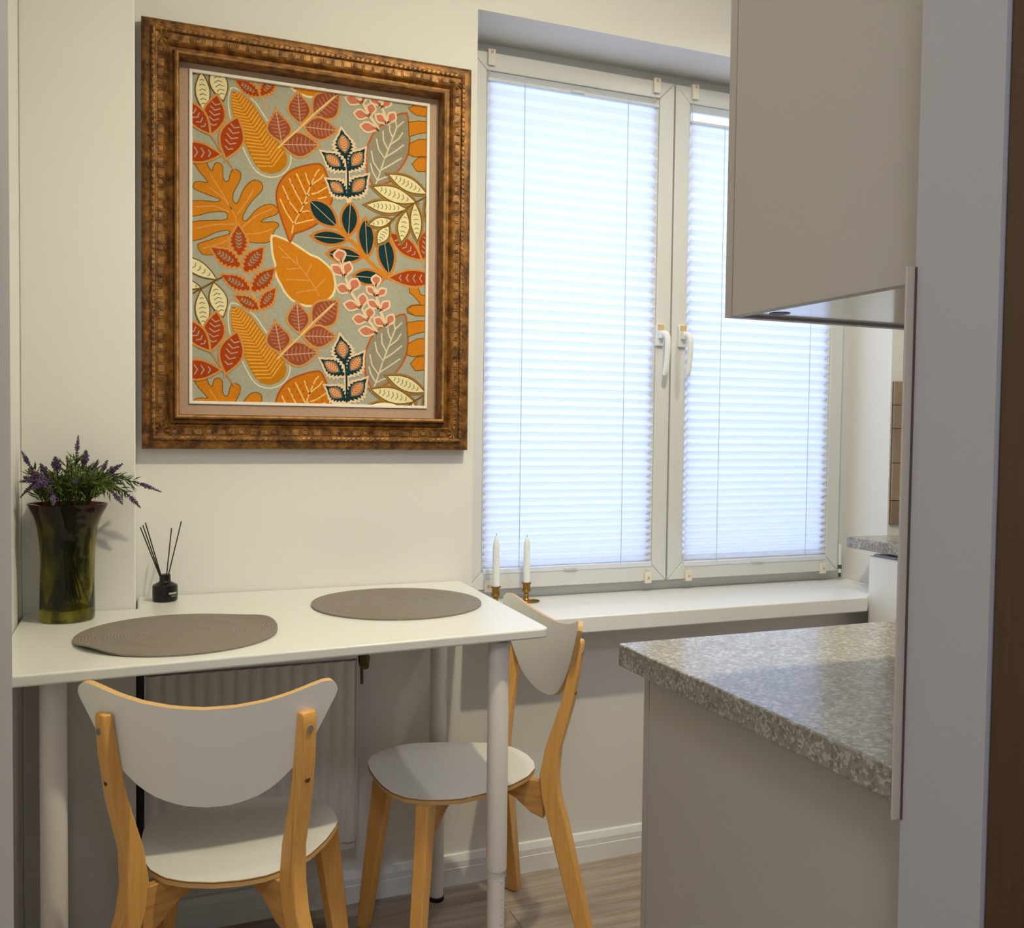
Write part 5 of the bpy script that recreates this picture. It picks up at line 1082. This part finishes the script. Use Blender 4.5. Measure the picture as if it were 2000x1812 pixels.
S l 54 4358 4672 4406 4720 4454 4765 4504 4804 4557 4834 4612 4855 4670 4866 4731 4867 4794 4860 4858 4846 4924 4830 4876 4782 4828 4737 4778 4698 4725 4668 4670 4647 4612 4636 4551 4635 4488 4642 4424 4656 4358 4672
F c 0 4358 4672 4406 4720 4454 4765 4504 4804 4557 4834 4612 4855 4670 4866 4731 4867 4794 4860 4858 4846 4924 4830 4876 4782 4828 4737 4778 4698 4725 4668 4670 4647 4612 4636 4551 4635 4488 4642 4424 4656
S k 21 4443 4734 4471 4704 4463 4663
S k 21 4549 4780 4588 4736 4577 4679
S k 21 4666 4812 4705 4769 4694 4712
S k 21 4796 4830 4822 4802 4815 4763
S l 54 4584 4199 4575 4266 4570 4331 4572 4393 4583 4448 4604 4498 4637 4540 4681 4576 4734 4607 4794 4633 4857 4658 4866 4591 4871 4526 4869 4464 4858 4409 4837 4359 4804 4317 4760 4281 4707 4250 4647 4224 4584 4199
F c 0 4584 4199 4575 4266 4570 4331 4572 4393 4583 4448 4604 4498 4637 4540 4681 4576 4734 4607 4794 4633 4857 4658 4866 4591 4871 4526 4869 4464 4858 4409 4837 4359 4804 4317 4760 4281 4707 4250 4647 4224
S k 21 4587 4295 4639 4291 4667 4247
S k 21 4611 4367 4681 4362 4719 4303
S k 21 4648 4439 4723 4433 4764 4370
S k 21 4697 4509 4766 4504 4802 4447
S k 21 4759 4579 4808 4575 4834 4534
S l 54 5210 4306 5176 4390 5147 4474 5126 4557 5116 4638 5120 4717 5139 4794 5171 4869 5214 4942 5266 5014 5322 5086 5356 5002 5385 4918 5406 4835 5416 4754 5412 4675 5393 4598 5361 4523 5318 4450 5266 4378 5210 4306
F c 0 5210 4306 5176 4390 5147 4474 5126 4557 5116 4638 5120 4717 5139 4794 5171 4869 5214 4942 5266 5014 5322 5086 5356 5002 5385 4918 5406 4835 5416 4754 5412 4675 5393 4598 5361 4523 5318 4450 5266 4378
S k 21 5179 4444 5232 4462 5279 4430
S k 21 5177 4559 5250 4583 5312 4539
S k 21 5189 4678 5267 4704 5335 4657
S k 21 5214 4801 5284 4825 5346 4782
S k 21 5251 4929 5302 4946 5345 4915
S l 54 5644 4383 5593 4474 5546 4566 5508 4659 5480 4752 5465 4847 5463 4943 5474 5040 5496 5137 5526 5236 5560 5335 5611 5244 5658 5152 5696 5059 5724 4966 5739 4871 5741 4775 5730 4678 5708 4581 5678 4482 5644 4383
F c 0 5644 4383 5593 4474 5546 4566 5508 4659 5480 4752 5465 4847 5463 4943 5474 5040 5496 5137 5526 5236 5560 5335 5611 5244 5658 5152 5696 5059 5724 4966 5739 4871 5741 4775 5730 4678 5708 4581 5678 4482
S k 21 5582 4546 5627 4573 5677 4554
S k 21 5558 4655 5617 4691 5681 4666
S k 21 5541 4769 5606 4809 5677 4781
S k 21 5531 4888 5596 4928 5666 4900
S k 21 5529 5011 5586 5046 5648 5021
S k 21 5533 5138 5575 5164 5621 5145
S l 54 6114 4572 6050 4657 5991 4742 5939 4830 5898 4920 5870 5013 5854 5109 5851 5207 5859 5309 5874 5412 5894 5516 5958 5431 6017 5346 6069 5258 6110 5168 6138 5075 6154 4979 6157 4881 6149 4779 6134 4676 6114 4572
F c 0 6114 4572 6050 4657 5991 4742 5939 4830 5898 4920 5870 5013 5854 5109 5851 5207 5859 5309 5874 5412 5894 5516 5958 5431 6017 5346 6069 5258 6110 5168 6138 5075 6154 4979 6157 4881 6149 4779 6134 4676
S k 21 6029 4727 6070 4761 6122 4748
S k 21 5990 4834 6043 4878 6110 4862
S k 21 5957 4946 6015 4995 6090 4977
S k 21 5930 5064 5988 5112 6062 5094
S k 21 5909 5186 5961 5229 6026 5213
S k 21 5895 5314 5934 5346 5982 5334
M0,1
S l 36 -40 2574 218 2739 550 2959 705 3050
S l 54 -319 3483 -208 3476 -99 3465 6 3446 104 3416 195 3373 279 3317 355 3248 426 3168 492 3081 555 2989 444 2996 335 3007 230 3026 132 3056 41 3099 -43 3155 -119 3224 -190 3304 -256 3391 -319 3483
F c 0 -319 3483 -208 3476 -99 3465 6 3446 104 3416 195 3373 279 3317 355 3248 426 3168 492 3081 555 2989 444 2996 335 3007 230 3026 132 3056 41 3099 -43 3155 -119 3224 -190 3304 -256 3391
S k 21 -141 3445 -144 3384 -195 3350
S k 21 -32 3401 -36 3323 -101 3279
S k 21 77 3349 73 3262 0 3213
S k 21 185 3287 181 3200 109 3152
S k 21 293 3215 289 3139 226 3097
S k 21 401 3135 398 3078 350 3046
S l 54 713 2088 633 2152 558 2218 495 2287 447 2360 416 2437 404 2519 410 2606 432 2697 464 2791 502 2887 582 2823 657 2757 720 2688 768 2615 799 2538 811 2456 805 2369 783 2278 751 2184 713 2088
F c 0 713 2088 633 2152 558 2218 495 2287 447 2360 416 2437 404 2519 410 2606 432 2697 464 2791 502 2887 582 2823 657 2757 720 2688 768 2615 799 2538 811 2456 805 2369 783 2278 751 2184
S k 21 614 2197 671 2248 745 2232
S k 21 570 2282 645 2347 741 2327
S k 21 536 2373 618 2446 726 2424
S k 21 511 2473 592 2545 699 2523
S k 21 494 2581 566 2644 660 2625
S k 21 486 2696 540 2743 610 2729
S l 54 271 1774 216 1861 166 1948 125 2036 96 2124 82 2214 83 2305 99 2396 127 2489 165 2582 207 2676 262 2589 312 2502 353 2414 382 2326 396 2236 395 2145 379 2054 351 1961 313 1868 271 1774
F c 0 271 1774 216 1861 166 1948 125 2036 96 2124 82 2214 83 2305 99 2396 127 2489 165 2582 207 2676 262 2589 312 2502 353 2414 382 2326 396 2236 395 2145 379 2054 351 1961 313 1868
S k 21 206 1923 258 1954 314 1931
S k 21 183 2026 250 2066 323 2036
S k 21 167 2134 242 2178 323 2145
S k 21 160 2246 234 2290 314 2257
S k 21 161 2363 226 2402 297 2373
S k 21 170 2485 219 2514 271 2492
S l 54 -319 2873 -262 2888 -207 2901 -152 2909 -99 2910 -48 2902 2 2886 49 2862 95 2831 139 2795 183 2756 126 2741 71 2728 16 2720 -37 2719 -88 2727 -138 2743 -185 2767 -231 2798 -275 2834 -319 2873
F c 0 -319 2873 -262 2888 -207 2901 -152 2909 -99 2910 -48 2902 2 2886 49 2862 95 2831 139 2795 183 2756 126 2741 71 2728 16 2720 -37 2719 -88 2727 -138 2743 -185 2767 -231 2798 -275 2834
S k 21 -227 2883 -219 2850 -241 2823
S k 21 -75 2862 -63 2813 -95 2775
S k 21 85 2809 93 2777 72 2752
M0,-1
S t 36 380 6537 451 6423 617 6175 712 6064 856 5834 1000 5629
S t 36 712 6064 760 5922 748 5822
S t 36 451 6423 286 6646
S t 105 568 7417 642 7292 702 7169 737 7049 740 6933 708 6822 643 6715 554 6611 451 6509 377 6634 317 6757 282 6877 279 6993 311 7104 376 7211 465 7315 568 7417
F u 0 568 7417 642 7292 702 7169 737 7049 740 6933 708 6822 643 6715 554 6611 451 6509 377 6634 317 6757 282 6877 279 6993 311 7104 376 7211 465 7315
S h 27 646 7237 539 7190 447 7263
S h 27 653 7122 523 7065 411 7154
S h 27 643 7000 507 6940 390 7033
S h 27 615 6870 490 6815 384 6899
S h 27 569 6732 474 6691 394 6754
S t 105 1046 6943 1110 6794 1160 6650 1182 6512 1169 6384 1117 6267 1029 6159 914 6058 784 5961 720 6110 670 6254 648 6392 661 6520 713 6637 801 6745 916 6846 1046 6943
F u 0 1046 6943 1110 6794 1160 6650 1182 6512 1169 6384 1117 6267 1029 6159 914 6058 784 5961 720 6110 670 6254 648 6392 661 6520 713 6637 801 6745 916 6846
S h 27 1107 6734 980 6698 889 6792
S h 27 1099 6607 944 6562 832 6678
S h 27 1070 6474 908 6427 792 6548
S h 27 1020 6335 872 6292 766 6402
S h 27 948 6189 836 6157 756 6241
S t 105 -180 7213 -50 7171 70 7121 175 7059 258 6979 318 6881 356 6765 379 6637 392 6501 262 6543 142 6593 37 6655 -46 6735 -106 6833 -144 6949 -167 7077 -180 7213
F u 0 -180 7213 -50 7171 70 7121 175 7059 258 6979 318 6881 356 6765 379 6637 392 6501 262 6543 142 6593 37 6655 -46 6735 -106 6833 -144 6949 -167 7077
S h 27 -3 7127 -37 7035 -134 7022
S h 27 83 7049 42 6937 -77 6921
S h 27 164 6956 120 6839 -3 6822
S h 27 238 6848 199 6741 86 6726
S h 27 307 6724 278 6643 192 6632
S t 105 -456 5995 -321 6084 -185 6160 -49 6211 88 6231 225 6217 363 6171 502 6101 641 6018 506 5929 370 5853 234 5802 97 5782 -40 5796 -178 5842 -317 5912 -456 5995
F u 0 -456 5995 -321 6084 -185 6160 -49 6211 88 6231 225 6217 363 6171 502 6101 641 6018 506 5929 370 5853 234 5802 97 5782 -40 5796 -178 5842 -317 5912
S h 27 -242 6097 -182 6001 -238 5902
S h 27 -104 6121 -31 6004 -99 5884
S h 27 43 6129 120 6007 48 5882
S h 27 201 6121 271 6010 206 5896
S h 27 369 6098 422 6013 372 5927"""
def art():
    keys = sorted(INK); mats = []
    for k in keys: mats.append(mat('print_' + k, ink(INK[k]), .85, spec=.15, noise=(160, tuple(.86 * v for v in ink(INK[k])), .8, (1, 1, 1))))
    g = MB(); Wd, Ht = int(AW * 1e4), int(AH * 1e4); layer = [0]
    def clip(P):
        for ax, lim, sg in ((0, 0, 1), (0, Wd, -1), (1, 0, 1), (1, Ht, -1)):
            Q = []
            for a, b in zip(P, P[1:] + P[:1]):
                ia, ib = (a[ax] - lim) * sg >= 0, (b[ax] - lim) * sg >= 0
                if ia: Q.append(a)
                if ia != ib: t = (lim - a[ax]) / (b[ax] - a[ax]); Q.append((a[0] + (b[0] - a[0]) * t, a[1] + (b[1] - a[1]) * t))
            P = Q
            if len(P) < 3: return []
        return P
    def put(P, k):
        P = clip(P)
        if P: g.add([(AX - ox + a / 1e4, -.0046 - layer[0] * .000004, AZ - PZB + b / 1e4) for a, b in P], [tuple(range(len(P)))], keys.index(k))
    put([(0, 0), (Wd, 0), (Wd, Ht), (0, Ht)], 'b')
    blocks = []
    for ln in PRINT.strip().split('\n'):
        if ln[0] == 'M': blocks.append(([int(v) for v in ln[1:].split(',')], [])); continue
        a = ln.split(); v = [int(x) for x in a[3:]]; blocks[-1][1].append((a[0], a[1], int(a[2]), list(zip(v[::2], v[1::2]))))
    last = None
    for reps, items in blocks:
        for rp in reps:
            for kd, col, wd, pts in items:
                if last != (kd, col) or kd == 'F' or wd >= 36: layer[0] += 1
                last = (kd, col); P = [(x, y_ + rp * 5243) for x, y_ in pts]
                if kd == 'F': put(P, col)
                else:
                    h = max(wd, 8) / 2; cl = P[0] == P[-1] and len(P) > 3; n = len(P); L_ = []; R_ = []
                    for i in range(n):
                        a = Vector(P[i - 1] if i else (P[-2] if cl else P[0])); c = Vector(P[i + 1] if i < n - 1 else (P[1] if cl else P[-1])); b = Vector(P[i])
                        d1_, d2_ = (b - a), (c - b); d1_ = d1_.normalized() if d1_.length > 0 else d2_.normalized(); d2_ = d2_.normalized() if d2_.length > 0 else d1_
                        t = d1_ + d2_; t = t.normalized() if t.length > .3 else d1_; nn = Vector((-t.y, t.x)); q = h / max(.55, abs(nn.dot(Vector((-d1_.y, d1_.x)))))
                        L_.append(tuple(b + nn * q)); R_.append(tuple(b - nn * q))
                    for i in range(n - 1): put([L_[i], L_[i + 1], R_[i + 1], R_[i]], col)
    return g.build('print', mats, pf, smooth=0, fix=False)
art()
# ================================================================ VASE and LAVENDER
VX, VY = .3605, -.2385
va = empty('vase', (VX, VY, T1 + .0005), label='tall olive green glass vase with flared wavy red-brown rim', cat='vase')
rim = lambda a, z: 1 + .085 * max(0, (z - .195) / .055) * math.cos(4 * a + 1.1) + .02 * math.cos(3 * a) * (z > .1)
out = [(.0, 0), (.050, 0), (.0535, .004), (.0540, .02), (.0530, .08), (.0525, .13), (.0545, .165), (.0580, .195), (.0650, .220), (.0725, .238), (.0750, .246)]
inn = [(.0715, .2465), (.0690, .238), (.0610, .219), (.0535, .195), (.0495, .165), (.0480, .13), (.0485, .08), (.0485, .030), (.044, .024), (0, .023)]
gv = MB(); gv.lathe(out + inn, (0, 0, 0), 48, rf=rim, cap=False)
vg = M['glassv']; nt = vg.node_tree; pb = nt.nodes['Principled BSDF']
tc = nt.nodes.new('ShaderNodeTexCoord'); sx = nt.nodes.new('ShaderNodeSeparateXYZ'); mr = nt.nodes.new('ShaderNodeMapRange'); mr.inputs['From Min'].default_value = .19; mr.inputs['From Max'].default_value = .235
rp = nt.nodes.new('ShaderNodeMix'); rp.data_type = 'RGBA'; rp.inputs[7].default_value = (.13, .012, .008, 1)
cn = nt.nodes.new('ShaderNodeTexNoise'); cn.inputs['Scale'].default_value = 1.0; cn.inputs['Detail'].default_value = 3; cm = nt.nodes.new('ShaderNodeMapping'); cm.inputs['Scale'].default_value = (38, 38, 13); cr = nt.nodes.new('ShaderNodeValToRGB')
cr.color_ramp.elements[0].position = .38; cr.color_ramp.elements[1].position = .66; cr.color_ramp.elements[0].color = (.12, .12, .012, 1); cr.color_ramp.elements[1].color = (.62, .55, .035, 1)
nt.links.new(tc.outputs['Object'], cm.inputs[0]); nt.links.new(cm.outputs[0], cn.inputs[0]); nt.links.new(cn.outputs[0], cr.inputs[0]); nt.links.new(cr.outputs[0], rp.inputs[6])
nt.links.new(tc.outputs['Object'], sx.inputs[0]); nt.links.new(sx.outputs[2], mr.inputs[0]); nt.links.new(mr.outputs[0], rp.inputs[0]); nt.links.new(rp.outputs[2], pb.inputs['Base Color'])
bn = nt.nodes.new('ShaderNodeTexNoise'); bn.inputs['Scale'].default_value = 16; bp = nt.nodes.new('ShaderNodeBump'); bp.inputs['Strength'].default_value = .35; bp.inputs['Distance'].default_value = .01
nt.links.new(tc.outputs['Object'], bn.inputs[0]); nt.links.new(bn.outputs[0], bp.inputs['Height']); nt.links.new(bp.outputs[0], pb.inputs['Normal'])
gv.build('glass', vg, va, smooth=60)
def sprig(tip, mid, base, spike, r0, col, droop=0, label=None):
    """stem from inside the vase over the rim to the tip, narrow leaves low down, a whorled flower spike at the end"""
    o = empty('lavender_sprig', (VX, VY, T1 + .03), label=label or 'artificial lavender sprig standing in the olive green vase', cat='flower', group='lavender sprigs in the green vase')
    O = Vector((VX, VY, T1 + .03)); base, mid, tip = Vector(base) - O, Vector(mid) - O, Vector(tip) - O
    path = crom([base, (base + mid) / 2 + Vector((0, 0, .01)), mid, mid.lerp(tip, .5) + Vector((0, 0, droop)), tip], 6)
    MB().tube(path, .0012, 5, rs=[.0018 - .0009 * i / len(path) for i in range(len(path))]).build('stem', M['stemg'], o)
    # arc length table
    ds = [0]
    for a, b in zip(path, path[1:]): ds.append(ds[-1] + (b - a).length)
    def at(s):
        for i in range(len(path) - 1):
            if s <= ds[i + 1]: t = (s - ds[i]) / (ds[i + 1] - ds[i]); return path[i].lerp(path[i + 1], t), (path[i + 1] - path[i]).normalized()
        return path[-1], (path[-1] - path[-2]).normalized()
    tot = ds[-1]; g = MB(); s = tot - spike; r0 *= .9
    while s < tot - .001:
        p_, t = at(s); f = (s - (tot - spike)) / spike; rr = r0 * (.55 + .9 * f if f < .35 else 1.0 - .78 * (f - .35) / .65) ; nn = t.orthogonal().normalized(); bb = t.cross(nn)
        for k in range(6):
            a = k * PI / 3 + s * 400; d = nn * math.cos(a) + bb * math.sin(a); c = p_ + d * rr * .55; e = p_ + d * rr * random.uniform(.85, 1.5) + t * rr * random.uniform(.5, 1.5)
            g.tube([c - t * .0008, (c + e) / 2 + d * rr * .15, e], .001, 5, rs=[.0005, rr * random.uniform(.22, .36), .0002])
        g.obox(p_, nn, bb, t, rr * .3, rr * .3, .002)
        s += .0042 if f > .15 else .0065
    g.build('flower_spike', M[col], o).__setitem__('kind', 'stuff')
    g = MB(); top = tot - spike - .004; lo = max(ds[0] + (path[12] - path[0]).length * .9, top - .085)
    s = lo
    while s < top:
        p_, t = at(s); nn = t.orthogonal().normalized(); bb = t.cross(nn)
        for k in range(4):
            a = random.uniform(0, 2 * PI); d = (nn * math.cos(a) + bb * math.sin(a)); Ll = random.uniform(.014, .032); side = t.cross(d).normalized() * .0017
            e = p_ + d * Ll * .75 + t * Ll * .7; m_ = p_ + d * Ll * .45 + t * Ll * .28
            g.add([p_, m_ + side, e, m_ - side, m_ + d.cross(side).normalized() * .0004], [(0, 1, 2), (0, 2, 3)])
        s += .0052
    if g.v:
        lf = g.build('leaf', M['leafg'], o, smooth=0, fix=False); lf['kind'] = 'stuff'
sprig((0.3823, -0.23, 1.2302), (0.3756, -0.2342, 1.1488), (0.3389, -0.2501, 0.87), 0.045, 0.005, 'lav', 0)
sprig((0.2735, -0.22, 1.1968), (0.3025, -0.2292, 1.1384), (0.402, -0.2402, 0.87), 0.04, 0.0055, 'lav', 0.0, 'lavender sprig at the far left, leaning up against the left wall')
sprig((0.3432, -0.3, 1.1866), (0.3461, -0.2692, 1.1347), (0.3554, -0.2256, 0.87), 0.038, 0.0095, 'lav', 0)
sprig((0.4216, -0.25, 1.1797), (0.4045, -0.2443, 1.1382), (0.3356, -0.2478, 0.87), 0.04, 0.0055, 'lav', 0)
sprig((0.3961, -0.21, 1.1993), (0.3903, -0.2243, 1.1482), (0.3516, -0.2595, 0.87), 0.04, 0.009, 'lav', 0)
sprig((0.4387, -0.22, 1.1776), (0.4185, -0.2292, 1.1318), (0.3251, -0.2425, 0.87), 0.03, 0.0055, 'lav', 0)
sprig((0.4697, -0.25, 1.171), (0.4185, -0.2443, 1.1347), (0.3264, -0.2325, 0.87), 0.045, 0.007, 'lav', 0)
sprig((0.5481, -0.23, 1.1072), (0.4185, -0.2342, 1.1339), (0.3362, -0.2242, 0.87), 0.06, 0.0052, 'lav', 0.012, 'longest lavender sprig, drooping right past the column edge')
sprig((0.5053, -0.22, 1.0723), (0.4185, -0.2292, 1.126), (0.3217, -0.2378, 0.87), 0.045, 0.0055, 'lav', 0.018, 'lavender sprig hanging straight down beside the column edge')
sprig((0.4697, -0.26, 1.0839), (0.4185, -0.2492, 1.1219), (0.3349, -0.2406, 0.87), 0.035, 0.006, 'lav', 0.012, 'lavender sprig bent down over the right side of the vase rim')
sprig((0.2735, -0.27, 1.1344), (0.309, -0.2542, 1.1289), (0.3729, -0.2136, 0.87), 0.06, 0.0075, 'lav', 0.004)
sprig((0.2735, -0.25, 1.1004), (0.3039, -0.2443, 1.1177), (0.3852, -0.2423, 0.87), 0.04, 0.0045, 'lav', 0.008, 'thin lavender sprig bent down over the left side of the vase rim')
sprig((0.3402, -0.315, 1.0874), (0.3363, -0.2767, 1.1162), (0.3864, -0.2163, 0.87), 0.03, 0.006, 'lav2', 0.012, 'pale lavender flower hanging down in front of the vase rim')
sprig((0.2991, -0.31, 1.1218), (0.3361, -0.2742, 1.1245), (0.373, -0.2108, 0.87), 0.055, 0.008, 'lav', 0.006)
sprig((0.2898, -0.26, 1.161), (0.3214, -0.2492, 1.1285), (0.367, -0.2257, 0.87), 0.045, 0.009, 'lav', 0)
sprig((0.3165, -0.24, 1.1547), (0.3337, -0.2393, 1.1278), (0.3712, -0.2528, 0.87), 0.04, 0.007, 'lav', 0)
sprig((0.3587, -0.22, 1.1591), (0.3593, -0.2292, 1.1269), (0.3663, -0.2276, 0.87), 0.03, 0.005, 'lav', 0)
sprig((0.3056, -0.3, 1.1388), (0.3315, -0.2692, 1.1242), (0.3671, -0.2185, 0.87), 0.05, 0.0085, 'lav2', 0.004)
sprig((0.3834, -0.31, 1.1419), (0.3706, -0.2742, 1.1188), (0.3485, -0.2119, 0.87), 0.02, 0.006, 'lav2', 0)
sprig((0.4585, -0.3, 1.1515), (0.4142, -0.2692, 1.1287), (0.3381, -0.2333, 0.87), 0.016, 0.003, 'lav', 0)
sprig((0.4432, -0.315, 1.1364), (0.4057, -0.2767, 1.1185), (0.3462, -0.2137, 0.87), 0.012, 0.003, 'lav', 0)
sprig((0.4065, -0.29, 1.1672), (0.392, -0.2643, 1.1286), (0.349, -0.2141, 0.87), 0.012, 0.003, 'lav', 0)
sprig((0.3722, -0.28, 1.1722), (0.3698, -0.2592, 1.1286), (0.3531, -0.2188, 0.87), 0.012, 0.003, 'lav', 0)
sprig((0.3537, -0.29, 1.1516), (0.357, -0.2643, 1.1236), (0.3745, -0.2399, 0.87), 0.014, 0.004, 'lav', 0)
sprig((0.417, -0.31, 1.1522), (0.3924, -0.2742, 1.1185), (0.3542, -0.2245, 0.87), 0.012, 0.003, 'lav', 0)
sprig((0.4359, -0.3, 1.1143), (0.4053, -0.2692, 1.118), (0.3352, -0.2359, 0.87), 0.012, 0.003, 'lav', 0.004)
sprig((0.3925, -0.3, 1.1465), (0.3834, -0.2692, 1.1183), (0.3543, -0.2306, 0.87), 0.012, 0.003, 'lav', 0)
sprig((0.3363, -0.31, 1.137), (0.3533, -0.2742, 1.119), (0.3763, -0.2287, 0.87), 0.014, 0.004, 'lav', 0)
sprig((0.4127, -0.2, 1.1692), (0.3945, -0.2193, 1.1315), (0.3438, -0.2517, 0.87), 0.012, 0.003, 'lav', 0)
sprig((0.3081, -0.22, 1.1701), (0.333, -0.2292, 1.1272), (0.3792, -0.2541, 0.87), 0.03, 0.007, 'lav', 0)
sprig((0.3608, -0.25, 1.1872), (0.3646, -0.2443, 1.1331), (0.348, -0.2267, 0.87), 0.012, 0.0035, 'lav', 0)
sprig((0.3376, -0.2, 1.1474), (0.3455, -0.2193, 1.1265), (0.3768, -0.2457, 0.87), 0.02, 0.006, 'lav', 0)
sprig((0.4432, -0.2, 1.158), (0.4125, -0.2193, 1.1258), (0.3454, -0.2587, 0.87), 0.012, 0.003, 'lav', 0)
sprig((0.3834, -0.31, 1.1261), (0.3792, -0.2742, 1.1133), (0.3614, -0.2326, 0.87), 0.01, 0.003, 'lav', 0)
sprig((0.2763, -0.22, 1.1433), (0.3113, -0.2292, 1.1242), (0.4024, -0.2387, 0.87), 0.05, 0.009, 'lav', 0.0)
sprig((0.47, -0.28, 1.1288), (0.4184, -0.2592, 1.1205), (0.3321, -0.2112, 0.87), 0.012, 0.003, 'lav', 0.004)
sprig((0.3315, -0.31, 1.1142), (0.3447, -0.2742, 1.1191), (0.3784, -0.2102, 0.87), 0.02, 0.007, 'lav', 0.004)
# stray long leaves and a cushion of narrow foliage at the mouth belong to short filler sprigs
